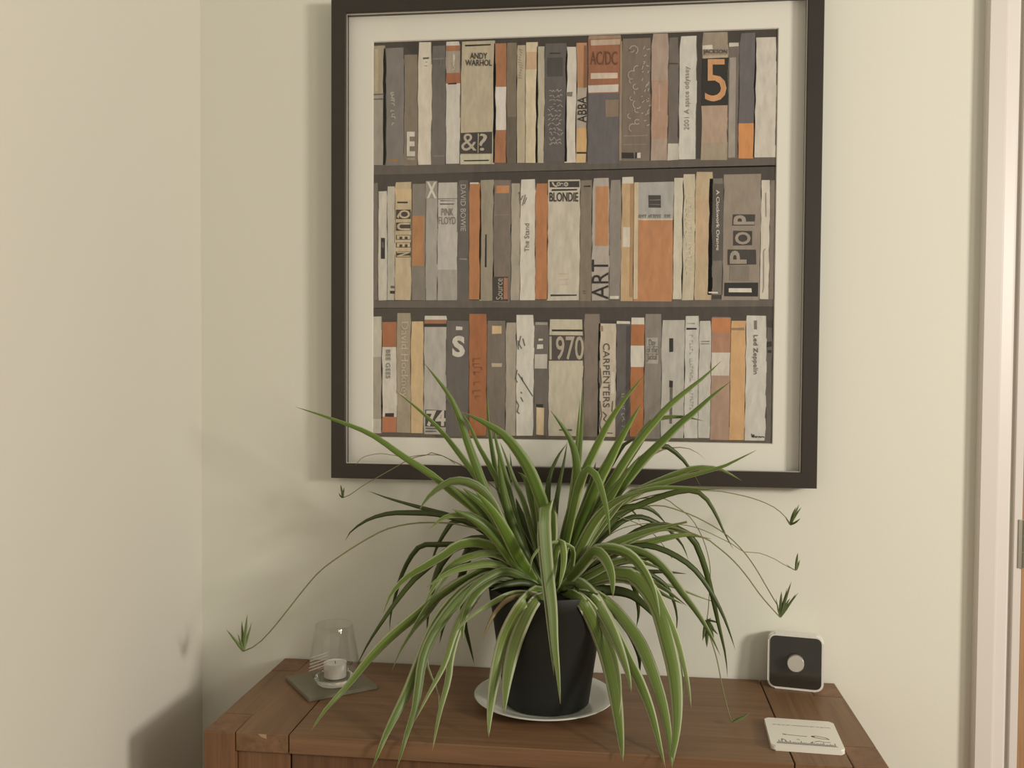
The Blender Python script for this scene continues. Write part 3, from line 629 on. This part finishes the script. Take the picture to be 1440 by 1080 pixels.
ls = [[(x*.0022-.040, -.0425), (x*.0022-.040, -.0355+(.0045 if x % 7 == 1 else random.uniform(-.0015, .001)))] for x in range(37)]; ls.append([(-.042, -.0425), (.042, -.0425)])
inkmesh('printed_border', ls, .0012)
ls = [[(-.030, -.008), (-.024, -.010), (-.006, -.012), (.004, -.012)], [(-.030, -.009), (-.026, -.011)], [(-.034, -.034), (-.033, -.026), (-.029, -.030), (-.028, -.036)], [(-.012, -.024), (-.008, -.026)], [(.010, -.010), (.016, -.008), (.030, -.012), (.034, -.018), (.024, -.017), (.014, -.014), (.010, -.010)], [(.010, -.0115), (.015, -.0115)], [(.010, -.0100), (.014, -.0095)], [(.012, -.030), (.018, -.026), (.026, -.029), (.034, -.028)], [(.006, -.034), (.010, -.030)]]
inkmesh('printed_sketch', ls, .0017)

# ------------------------------------------------------------------ spider plant
PX, PY = -.1145, -.171; PZ = TZ+.0068
POT_H, RB, RTOP = .186, .0675, .0935
plant = empty('spider_plant', (PX, PY, PZ), 'large spider plant with arching striped leaves in a black pot on the sideboard', 'plant')
bm = bmesh.new()
lathe(bm, [(0, 0), (RB-.004, 0), (RB, .003), (RTOP-.003, POT_H-.022), (RTOP-.002, POT_H-.020), (RTOP, POT_H-.003), (RTOP-.001, POT_H), (RTOP-.005, POT_H), (RTOP-.006, POT_H-.02), (RTOP-.008, POT_H-.03)], 64)
pot = from_bm('pot', bm, 'pot', plant); smooth_angle(pot, 40)
bm = bmesh.new(); lathe(bm, [(RTOP-.0085, POT_H-.024), (.05, POT_H-.018), (.02, POT_H-.012), (0, POT_H-.010)], 40); from_bm('soil', bm, 'soil', plant, True)

def potr(z):
    t = (z-PZ)/POT_H
    return (RB+(RTOP-RB)*t) if 0 <= t <= 1.0 else -1
def ok(p, rad):
    if p.y > -.012: return False
    if p.y > -.052 and FX0-.01 < p.x < FX1+.01 and p.z > FZ0-.012: return False
    if TX0-.005 < p.x < TX1+.005 and p.y > TF-.010 and p.z < TZ+.006: return False
    if rad:
        r = math.hypot(p.x-PX, p.y-PY); pr = potr(p.z)
        if pr > 0 and r < pr+.005: return False
        if p.z < TZ+.026 and math.hypot(p.x-DX, p.y-DY) < .120: return False
    return True
def crspline(pts, n):
    P_ = [pts[0]+(pts[0]-pts[1])]+pts+[pts[-1]+(pts[-1]-pts[-2])]
    L_ = [0]
    for a, b in zip(pts, pts[1:]): L_.append(L_[-1]+(b-a).length)
    out = []
    for k in range(n):
        s = L_[-1]*k/(n-1); i = 0
        while i < len(pts)-2 and s > L_[i+1]: i += 1
        t = (s-L_[i])/max(1e-9, L_[i+1]-L_[i]); p0, p1, p2, p3 = P_[i:i+4]
        out.append(.5*((2*p1)+(p2-p0)*t+(2*p0-5*p1+4*p2-p3)*t*t+(3*p1-p0-3*p2+p3)*t**3))
    return out
def lift3d(px, d, n, power=1.0, rad=True, bow=0.0):
    """pixel path (base to tip) + how far the tip reaches towards the room (m) -> 3D centreline"""
    P2 = crspline([Vector((x, y, 0)) for x, y in px], n); ts = []
    for k, p in enumerate(P2):
        s = k/(n-1); Y = PY-d*(s**power)-bow*math.sin(math.pi*s); Y = min(Y, -.02)
        r_ = ray(p.x, p.y); t = (Y-CAM.y)/r_.y; lim = k >= 2
        while not ok(CAM+r_*t, rad and lim) and t > .6: t -= .004
        ts.append(t)
    for it in range(6):
        ts = [min(ts[k], (ts[max(0, k-1)]+ts[k]*2+ts[min(n-1, k+1)])/4+.0) if 0 < k < n-1 else ts[k] for k in range(n)]
    return [CAM+ray(p.x, p.y)*t for p, t in zip(P2, ts)]
def blade(name, C, wmax, mat, parent, twist=0.0, fold=.22, base=.55, peak=.35, blunt=0.0):
    n = len(C); org = parent.location if parent else Vector((0, 0, 0))
    vs, fs, uvs = [], [], []
    U = [-1, -.5, 0, .5, 1]
    prevw = None
    for k in range(n):
        T = (C[min(n-1, k+1)]-C[max(0, k-1)]).normalized(); Vw = (C[k]-CAM).normalized()
        Wd = T.cross(Vw)
        if Wd.length < .12 and prevw is not None: Wd = prevw
        Wd.normalize()
        if prevw is not None and Wd.dot(prevw) < 0: Wd = -Wd
        prevw = Wd.copy(); s = k/(n-1)
        Wd = (Matrix.Rotation(twist*math.sin(2.2*s+1), 3, T) @ Wd).normalized(); Nn = Wd.cross(T).normalized()
        if s < peak: h = base+(1-base)*math.sin(s/peak*math.pi/2)
        else: h = max(blunt, math.cos((s-peak)/(1-peak)*math.pi/2)**.8)
        h = max(.02, h)*wmax/2
        for u in U: vs.append(C[k]+Wd*(u*h)+Nn*(fold*h*(abs(u)-.5))+Nn*(.0003 if abs(u) < 1 else 0)-org); uvs.append(((u+1)/2, s))
        for u in U[1:-1]: vs.append(C[k]+Wd*(u*h)+Nn*(fold*h*(abs(u)-.5))-Nn*.0003-org); uvs.append(((u+1)/2, s))
    for k in range(n-1):
        a, b = k*8, (k+1)*8
        for j in range(4): fs.append((a+j, a+j+1, b+j+1, b+j))
        lo = [0, 5, 6, 7, 4]
        for j in range(4): fs.append((a+lo[j+1], a+lo[j], b+lo[j], b+lo[j+1]))
    me = bpy.data.meshes.new(name); me.from_pydata(vs, [], fs); me.update()
    uvl = me.uv_layers.new(name='leaf')
    for lp in me.loops: uvl.data[lp.index].uv = uvs[lp.vertex_index]
    for p in me.polygons: p.use_smooth = True
    return link(name, me, mat, parent)
B0 = (768, 826)
# kind, width px, reach towards room (m), pixel path from tip to base
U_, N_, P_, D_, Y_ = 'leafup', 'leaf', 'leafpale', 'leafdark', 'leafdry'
LEAVES = [
 # upright fan, left
 (U_, 10, .03, [(415, 572), (467, 589), (522, 611), (567, 642), (606, 667), (636, 692), (667, 717), (706, 750), (748, 805)]),
 (U_, 10, -.02, [(555, 549), (578, 567), (600, 586), (622, 608), (644, 636), (667, 667), (690, 702), (722, 754), (755, 812)]),
 (U_, 14, .05, [(596, 510), (617, 536), (633, 558), (645, 584), (656, 617), (669, 653), (683, 690), (712, 745), (758, 815)]),
 (U_, 9, -.05, [(685, 547), (686, 583), (690, 619), (696, 656), (704, 695), (738, 780), (760, 815)]),
 (U_, 9, -.03, [(640, 574), (655, 588), (672, 625), (689, 656), (706, 690), (742, 780), (760, 818)]),
 (U_, 18, .06, [(650, 579), (681, 594), (708, 611), (728, 634), (744, 660), (757, 692), (766, 725), (772, 812)]),
 (U_, 10, -.02, [(691, 586), (698, 622), (706, 652), (714, 682), (724, 724), (752, 812)]),
 (N_, 9, .0, [(703, 621), (714, 650), (725, 680), (738, 710), (762, 800)]),
 (D_, 8, -.04, [(717, 637), (719, 660), (716, 700), (740, 790), (760, 815)]),
 (U_, 20, -.03, [(728, 664), (738, 672), (748, 700), (757, 730), (768, 815)]),
 (N_, 15, .08, [(589, 718), (603, 698), (628, 679), (650, 676), (672, 685), (690, 705), (705, 735), (722, 765), (752, 818)]),
 (D_, 8, -.08, [(517, 690), (544, 700), (578, 710), (611, 719), (640, 728), (684, 750), (745, 810)]),
 (D_, 9, -.06, [(485, 761), (494, 747), (517, 731), (547, 722), (581, 721), (611, 722), (640, 728), (672, 740), (745, 805)]),
 (N_, 13, .07, [(604, 744), (622, 729), (642, 724), (664, 726), (689, 742), (708, 762), (750, 815)]),
 (U_, 15, .02, [(606, 668), (640, 690), (672, 712), (700, 742), (724, 780), (755, 818)]),
 (U_, 13, .05, [(622, 676), (660, 705), (690, 735), (715, 770), (750, 820)]),
 (U_, 18, .09, [(668, 690), (690, 715), (712, 750), (730, 785), (755, 822)]),
 (N_, 14, -.04, [(645, 700), (668, 706), (700, 730), (722, 765), (755, 815)]),
 (U_, 14, .02, [(700, 640), (708, 690), (722, 740), (745, 790), (762, 822)]),
 (D_, 16, -.06, [(725, 700), (738, 740), (752, 775), (765, 815)]),
 # upright fan, right
 (U_, 13, -.02, [(1014, 508), (989, 531), (961, 553), (939, 572), (917, 597), (900, 617), (880, 646), (856, 684), (835, 720), (788, 810)]),
 (U_, 14, -.04, [(1028, 536), (1000, 558), (978, 578), (956, 596), (933, 619), (911, 640), (892, 662), (870, 690), (850, 718), (796, 812)]),
 (U_, 13, .05, [(906, 528), (881, 558), (861, 586), (844, 617), (831, 644), (819, 670), (804, 724), (780, 815)]),
 (U_, 17, .02, [(902, 567), (886, 594), (869, 624), (856, 650), (842, 676), (818, 735), (785, 815)]),
 (N_, 12, -.05, [(989, 592), (967, 587), (944, 586), (922, 590), (908, 601), (889, 632), (872, 660), (852, 692), (796, 808)]),
 (D_, 11, -.03, [(910, 617), (892, 618), (878, 625), (861, 650), (844, 678), (790, 805)]),
 (U_, 14, -.05, [(918, 598), (900, 625), (878, 655), (855, 690), (826, 740), (790, 815)]),
 (U_, 13, .01, [(900, 640), (876, 672), (850, 705), (822, 755), (788, 818)]),
 (U_, 8, .0, [(819, 540), (818, 592), (816, 625), (813, 660), (806, 705), (786, 812)]),
 (U_, 7, -.02, [(816, 560), (813, 600), (810, 640), (800, 720), (782, 812)]),
 (U_, 15, .06, [(774, 577), (789, 597), (803, 620), (810, 645), (811, 672), (806, 710), (797, 745), (780, 820)]),
 (D_, 9, -.06, [(797, 624), (784, 643), (773, 672), (770, 710), (770, 812)]),
 (D_, 8, -.07, [(798, 620), (793, 650), (786, 684), (781, 720), (775, 812)]),
 (U_, 13, .10, [(858, 755), (854, 722), (845, 686), (835, 664), (825, 660), (815, 678), (806, 715), (785, 820)]),
 (N_, 10, .03, [(1064, 633), (1042, 644), (1017, 656), (989, 664), (961, 671), (928, 681), (903, 689), (872, 706), (798, 808)]),
 (N_, 13, -.01, [(1043, 676), (1022, 664), (1006, 658), (978, 658), (950, 667), (925, 678), (900, 690), (860, 722), (796, 812)]),
 (D_, 11, -.08, [(985, 683), (975, 667), (961, 647), (944, 632), (931, 626), (915, 635), (880, 674), (800, 800)]),
 (Y_, 4, -.08, [(992, 646), (975, 633), (956, 629), (939, 631), (917, 640), (872, 685), (800, 800)]),
 (N_, 8, .05, [(1019, 686), (994, 688), (961, 686), (928, 686), (906, 690), (881, 698), (858, 716), (795, 812)]),
 (D_, 9, .0, [(1031, 772), (1019, 750), (1006, 722), (992, 700), (975, 690), (950, 692), (922, 701), (894, 712), (864, 724), (797, 808)]),
 (D_, 12, -.06, [(938, 738), (922, 721), (906, 713), (889, 714), (855, 738), (800, 812)]),
 (N_, 14, .05, [(893, 695), (875, 703), (853, 716), (832, 740), (812, 775), (785, 822)]),
 (U_, 15, -.01, [(870, 700), (850, 730), (826, 765), (790, 820)]),
 (D_, 6, -.06, [(900, 735), (893, 722), (884, 717), (860, 726), (800, 800)]),
 # right, arching over
 (N_, 12, .03, [(966, 734), (939, 740), (908, 748), (876, 759), (848, 772), (826, 790), (792, 826)]),
 (N_, 12, -.03, [(1000, 758), (968, 752), (939, 756), (908, 764), (876, 771), (846, 783), (798, 822)]),
 (N_, 8, -.01, [(962, 750), (935, 745), (912, 750), (880, 764), (845, 780), (797, 822)]),
 (D_, 9, .02, [(1034, 914), (1027, 892), (1015, 861), (996, 826), (974, 798), (946, 779), (917, 768), (892, 768), (858, 784), (798, 824)]),
 (D_, 9, -.06, [(1023, 952), (1020, 920), (1010, 876), (999, 826), (987, 785), (974, 758), (950, 742), (900, 745), (800, 815)]),
 (N_, 13, .05, [(1013, 922), (999, 892), (980, 861), (958, 832), (939, 806), (920, 787), (902, 777), (876, 771), (850, 773), (825, 790), (795, 826)]),
 (N_, 16, .10, [(928, 872), (925, 855), (917, 826), (902, 798), (883, 779), (857, 771), (834, 776), (814, 802), (792, 828)]),
 (N_, 18, .13, [(862, 840), (861, 815), (856, 795), (846, 780), (834, 776), (815, 798), (788, 828)]),
 (N_, 22, .17, [(944, 1082), (951, 1030), (952, 990), (948, 945), (938, 900), (926, 858), (908, 828), (886, 808), (862, 806), (830, 815), (796, 828)]),
 (P_, 12, .13, [(972, 998), (968, 964), (958, 920), (948, 889), (934, 858), (914, 822), (880, 803), (840, 808), (796, 828)]),
 (N_, 18, .18, [(945, 1083), (941, 1038), (932, 990), (916, 940), (900, 903), (878, 872), (856, 848), (828, 832), (795, 832)]),
 (N_, 17, .19, [(936, 1082), (917, 1006), (900, 961), (884, 930), (866, 893), (846, 856), (822, 835), (795, 832)]),
 (N_, 21, .17, [(876, 1072), (872, 1030), (864, 970), (852, 918), (836, 878), (821, 850), (806, 836), (790, 834)]),
 (P_, 18, .14, [(888, 974), (882, 944), (867, 901), (851, 867), (832, 836), (812, 818), (796, 820), (786, 834)]),
 (P_, 9, .15, [(870, 1010), (872, 975), (866, 930), (852, 890), (835, 855), (812, 834), (790, 832)]),
 (D_, 13, .08, [(900, 948), (898, 920), (886, 889), (868, 864), (842, 842), (795, 832)]),
 (D_, 7, -.03, [(951, 890), (952, 867), (946, 842), (933, 820), (900, 802), (850, 802), (798, 826)]),
 (D_, 10, -.06, [(895, 882), (898, 861), (895, 838), (889, 820), (864, 806), (798, 824)]),
 (D_, 14, .04, [(928, 876), (908, 853), (889, 837), (868, 831), (845, 830), (798, 832)]),
 (N_, 9, .0, [(961, 850), (939, 839), (917, 827), (889, 817), (862, 815), (798, 828)]),
 (N_, 9, .02, [(966, 852), (940, 832), (915, 818), (888, 810), (855, 812), (798, 828)]),
 (D_, 8, -.04, [(966, 807), (933, 804), (902, 804), (870, 803), (842, 806), (796, 826)]),
 (P_, 5, -.05, [(1009, 848), (983, 839), (958, 829), (933, 821), (880, 810), (798, 824)]),
 (D_, 8, -.08, [(968, 787), (961, 769), (952, 757), (930, 738), (880, 730), (800, 802)]),
 (N_, 11, .06, [(910, 784), (888, 786), (862, 792), (835, 806), (792, 828)]),
 (D_, 12, -.03, [(920, 786), (895, 788), (865, 792), (832, 808), (792, 828)]),
 # front, falling over the pot
 (N_, 19, .15, [(788, 990), (785, 952), (780, 905), (777, 857), (771, 805), (767, 760), (766, 722), (771, 705), (776, 740), (774, 826)]),
 (N_, 12, .13, [(779, 950), (775, 905), (770, 850), (764, 790), (761, 750), (764, 730), (772, 760), (772, 826)]),
 (N_, 7, .10, [(745, 806), (749, 784), (762, 769), (779, 763), (794, 766), (806, 776), (800, 826)]),
 (N_, 11, .11, [(786, 828), (791, 804), (793, 782), (789, 762), (782, 775), (776, 826)]),
 (P_, 19, .15, [(687, 1037), (689, 1002), (695, 958), (706, 908), (720, 874), (738, 845), (757, 828), (774, 836)]),
 (P_, 20, .15, [(709, 1004), (713, 955), (724, 905), (741, 864), (758, 840), (776, 838)]),
 (P_, 9, .12, [(637, 893), (656, 872), (684, 853), (712, 838), (734, 834), (768, 838)]),
 (Y_, 8, .11, [(680, 899), (687, 878), (701, 856), (722, 840), (766, 836)]),
 # left, arching over
 (N_, 14, .09, [(437, 1029), (456, 1000), (489, 964), (523, 922), (553, 892), (587, 864), (612, 842), (648, 818), (690, 806), (748, 818)]),
 (D_, 9, .03, [(500, 940), (517, 906), (539, 872), (560, 842), (582, 815), (604, 796), (628, 774), (660, 760), (700, 764), (748, 808)]),
 (N_, 15, .06, [(539, 862), (551, 834), (573, 811), (598, 796), (622, 782), (650, 765), (690, 768), (748, 810)]),
 (P_, 8, .04, [(551, 944), (562, 917), (581, 886), (598, 867), (620, 838), (642, 818), (690, 804), (750, 822)]),
 (N_, 20, .17, [(522, 1084), (544, 1030), (571, 977), (588, 938), (602, 902), (620, 868), (645, 838), (674, 818), (702, 808), (752, 826)]),
 (N_, 15, .18, [(557, 1084), (574, 1026), (583, 1000), (588, 970), (594, 930), (604, 902), (620, 875), (642, 846), (664, 826), (690, 814), (756, 826)]),
 (P_, 11, .15, [(583, 1015), (602, 977), (624, 936), (638, 892), (656, 852), (682, 820), (712, 812), (758, 828)]),
 (P_, 12, .13, [(608, 1056), (618, 1003), (630, 957), (634, 922), (646, 880), (668, 840), (696, 815), (760, 826)]),
 (N_, 9, .05, [(630, 970), (632, 935), (640, 895), (652, 858), (674, 828), (712, 808), (760, 822)]),
 (D_, 9, -.06, [(667, 934), (660, 905), (654, 878), (653, 842), (680, 808), (748, 812)]),
 (D_, 11, -.03, [(618, 905), (626, 872), (639, 844), (650, 808), (662, 781), (692, 772), (748, 808)]),
 (D_, 11, -.02, [(600, 890), (603, 856), (611, 817), (622, 790), (648, 764), (690, 760), (748, 805)]),
 (D_, 8, -.07, [(548, 888), (549, 867), (555, 842), (564, 811), (578, 783), (592, 768), (614, 766), (660, 770), (745, 808)]),
 (D_, 9, -.05, [(606, 800), (612, 775), (626, 748), (642, 732), (680, 742), (748, 800)]),
 (N_, 12, .05, [(596, 852), (612, 822), (634, 796), (664, 782), (700, 780), (752, 815)]),
 (N_, 12, .08, [(600, 826), (630, 806), (662, 796), (700, 794), (755, 820)]),
 (D_, 14, .0, [(655, 868), (668, 830), (684, 806), (712, 797), (757, 818)]),
 (D_, 14, -.05, [(646, 820), (652, 785), (668, 766), (700, 768), (750, 806)]),
 (N_, 13, .10, [(640, 862), (660, 832), (686, 812), (715, 804), (758, 824)]),
 (D_, 10, -.02, [(670, 850), (676, 822), (690, 800), (718, 790), (760, 816)]),
 (D_, 16, -.02, [(688, 768), (705, 774), (728, 790), (760, 820)]),
 (N_, 11, .06, [(575, 893), (590, 868), (607, 846), (630, 829), (658, 812), (686, 798), (714, 797), (752, 818)]),
 (P_, 7, .05, [(599, 858), (605, 843), (618, 825), (634, 805), (654, 789), (679, 777), (715, 780), (752, 815)]),
 (P_, 4, .10, [(616, 1008), (617, 977), (606, 949), (600, 926), (606, 890), (630, 848), (670, 818), (756, 824)]),
 (P_, 5, .11, [(617, 1012), (623, 978), (631, 949), (638, 915), (650, 870), (680, 826), (758, 826)]),
 (N_, 14, .09, [(650, 905), (652, 872), (664, 842), (684, 820), (712, 808), (758, 826)]),
 (U_, 22, .05, [(650, 686), (690, 718), (712, 753), (735, 798), (760, 826)]),
 (U_, 20, .07, [(636, 716), (672, 733), (700, 757), (728, 794), (758, 828)]),
 (U_, 18, .03, [(884, 662), (858, 700), (836, 735), (812, 780), (785, 826)]),
 (N_, 15, .07, [(908, 690), (870, 703), (842, 726), (820, 762), (790, 826)]),
 (U_, 16, -.02, [(742, 655), (756, 700), (764, 750), (770, 822)]),
 (U_, 14, -.04, [(838, 650), (826, 700), (806, 760), (782, 822)]),
 (N_, 12, .04, [(930, 800), (900, 790), (866, 790), (832, 806), (792, 830)]),
 (P_, 8, .12, [(962, 985), (958, 945), (946, 900), (930, 862), (905, 830), (870, 816), (796, 830)]),
 (D_, 12, .05, [(690, 830), (712, 822), (738, 820), (766, 830)]),
 (D_, 12, .05, [(852, 842), (832, 826), (812, 822), (786, 830)]),
]
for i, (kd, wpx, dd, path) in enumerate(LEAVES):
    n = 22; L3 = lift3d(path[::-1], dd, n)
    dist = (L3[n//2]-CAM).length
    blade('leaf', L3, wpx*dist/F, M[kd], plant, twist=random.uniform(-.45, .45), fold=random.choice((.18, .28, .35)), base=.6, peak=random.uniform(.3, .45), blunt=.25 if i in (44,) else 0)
def tube(name, C, r0_, r1_, mat, parent, seg=6):
    n = len(C); org = parent.location; vs, fs = [], []
    for k in range(n):
        T = (C[min(n-1, k+1)]-C[max(0, k-1)]).normalized(); A = T.cross(Vector((0, 1, .1))).normalized(); Bn = T.cross(A); r = r0_+(r1_-r0_)*k/(n-1)
        for j in range(seg): a = 2*math.pi*j/seg; vs.append(C[k]+A*(r*math.cos(a))+Bn*(r*math.sin(a))-org)
    for k in range(n-1):
        for j in range(seg): fs.append((k*seg+j, k*seg+(j+1) % seg, (k+1)*seg+(j+1) % seg, (k+1)*seg+j))
    fs.append(tuple(range(seg))[::-1]); fs.append(tuple((n-1)*seg+j for j in range(seg)))
    me = bpy.data.meshes.new(name); me.from_pydata(vs, [], fs); me.update()
    for p in me.polygons: p.use_smooth = True
    return link(name, me, mat, parent)
# runners: pixel path base to end, reach, radius, plantlet blades (pixel vectors from the end)
RUN = [
 ([(752, 800), (700, 755), (647, 738), (617, 735), (581, 736), (544, 744), (511, 761), (478, 782), (450, 803), (428, 828), (405, 857), (385, 882), (362, 906), (342, 916)], -.02, .0011,
  [(-24, -28, 5), (-2, -46, 6), (6, -50, 6), (12, -44, 5), (-8, -22, 4), (4, -26, 5), (-12, -16, 4)]),
 ([(760, 790), (700, 690), (620, 640), (600, 640), (578, 645), (556, 657), (533, 670), (512, 682), (492, 696), (482, 700)], -.07, .0007, [(-3, -16, 4), (-6, -10, 3), (2, -12, 3), (1, -8, 3)]),
 ([(640, 652), (622, 641), (594, 640), (570, 643), (552, 640), (533, 638), (511, 643), (500, 654)], -.08, .0005, []),
 ([(790, 800), (860, 720), (940, 692), (1000, 690), (1030, 694), (1056, 700), (1078, 708), (1094, 717), (1108, 731), (1111, 738)], -.07, .0008, [(8, -22, 5), (13, -32, 5), (16, -22, 4), (15, -12, 4), (-7, -8, 3), (10, -28, 4)]),
 ([(790, 810), (850, 730), (917, 711), (961, 720), (996, 736), (1024, 754), (1046, 776), (1062, 798), (1075, 820), (1086, 839), (1094, 852)], .0, .0009, []),
 ([(792, 815), (870, 760), (930, 740), (987, 755), (1009, 769), (1031, 788), (1050, 810), (1068, 835), (1084, 854), (1097, 868)], .03, .0010, [(2, -34, 6), (10, -44, 5), (16, -48, 5), (22, -36, 5), (26, -32, 4), (-6, -30, 3), (14, -24, 5)]),
 ([(790, 815), (870, 745), (960, 738), (1020, 760), (1046, 776), (1065, 777), (1087, 785), (1106, 796), (1119, 802)], -.04, .0006, [(3, -22, 5), (6, -18, 4), (2, -12, 3), (-14, -12, 2)]),
 ([(788, 810), (870, 715), (927, 700), (949, 711), (971, 728), (987, 754), (996, 782), (999, 804), (998, 826), (996, 857), (994, 872)], -.06, .0007, [(-6, 32, 7), (0, 36, 8), (10, 28, 7), (16, 18, 5), (18, 8, 4), (-4, 22, 6), (12, 20, 6), (6, -6, 4)]),
 ([(795, 820), (880, 775), (950, 820), (990, 878), (1004, 912), (1011, 940), (1014, 958), (1019, 980), (1024, 1000), (1029, 1016)], .05, .0009, [(22, -8, 4), (26, -16, 4), (14, -2, 3)]),
 ([(784, 812), (835, 740), (862, 727), (880, 730), (900, 738), (918, 750), (935, 770), (945, 785)], -.05, .0007, []),
]
for path, dd, r, pl in RUN:
    C = lift3d(path, dd, 34); o = tube('runner', C, r*1.3, r*.9, 'runner', plant)
    if pl:
        e = path[-1]; t0 = (C[-1]-CAM).length; vs = []
        for q, (dx, dy, wp) in enumerate(pl):
            yo = random.uniform(-.012, .012)
            pts = []
            for k in range(6):
                s = k/5; p = CAM+ray(e[0]+dx*s+random.uniform(-.2, .2), e[1]+dy*s+3*math.sin(s*2)*(1 if q % 2 else -1))*(t0+yo*s)
                if p.y > -.008: p.y = -.008
                if p.z < TZ+.002 and TX0 < p.x < TX1 and p.y > TF: p.z = TZ+.002
                pts.append(p)
            vs.append((pts, wp))
        me = bpy.data.meshes.new('plantlet'); parts = []
        for pts, wp in vs:
            b_ = blade('plantlet_blade', pts, wp*.72*t0/F, M['leaf' if abs(pl[0][0]) > 20 else 'leafpup'], plant, fold=.3, base=.7, peak=.3); parts.append(b_)
        # one small rosette per runner, joined into a single sub-part
        bm = bmesh.new()
        for b_ in parts: bm.from_mesh(b_.data)
        mm = parts[0].data.materials[0]
        for b_ in parts: d_ = b_.data; bpy.data.objects.remove(b_); bpy.data.meshes.remove(d_)
        bm.to_mesh(me); bm.free(); me.materials.append(mm)
        for p in me.polygons: p.use_smooth = True
        link('plantlet', me, None, o)
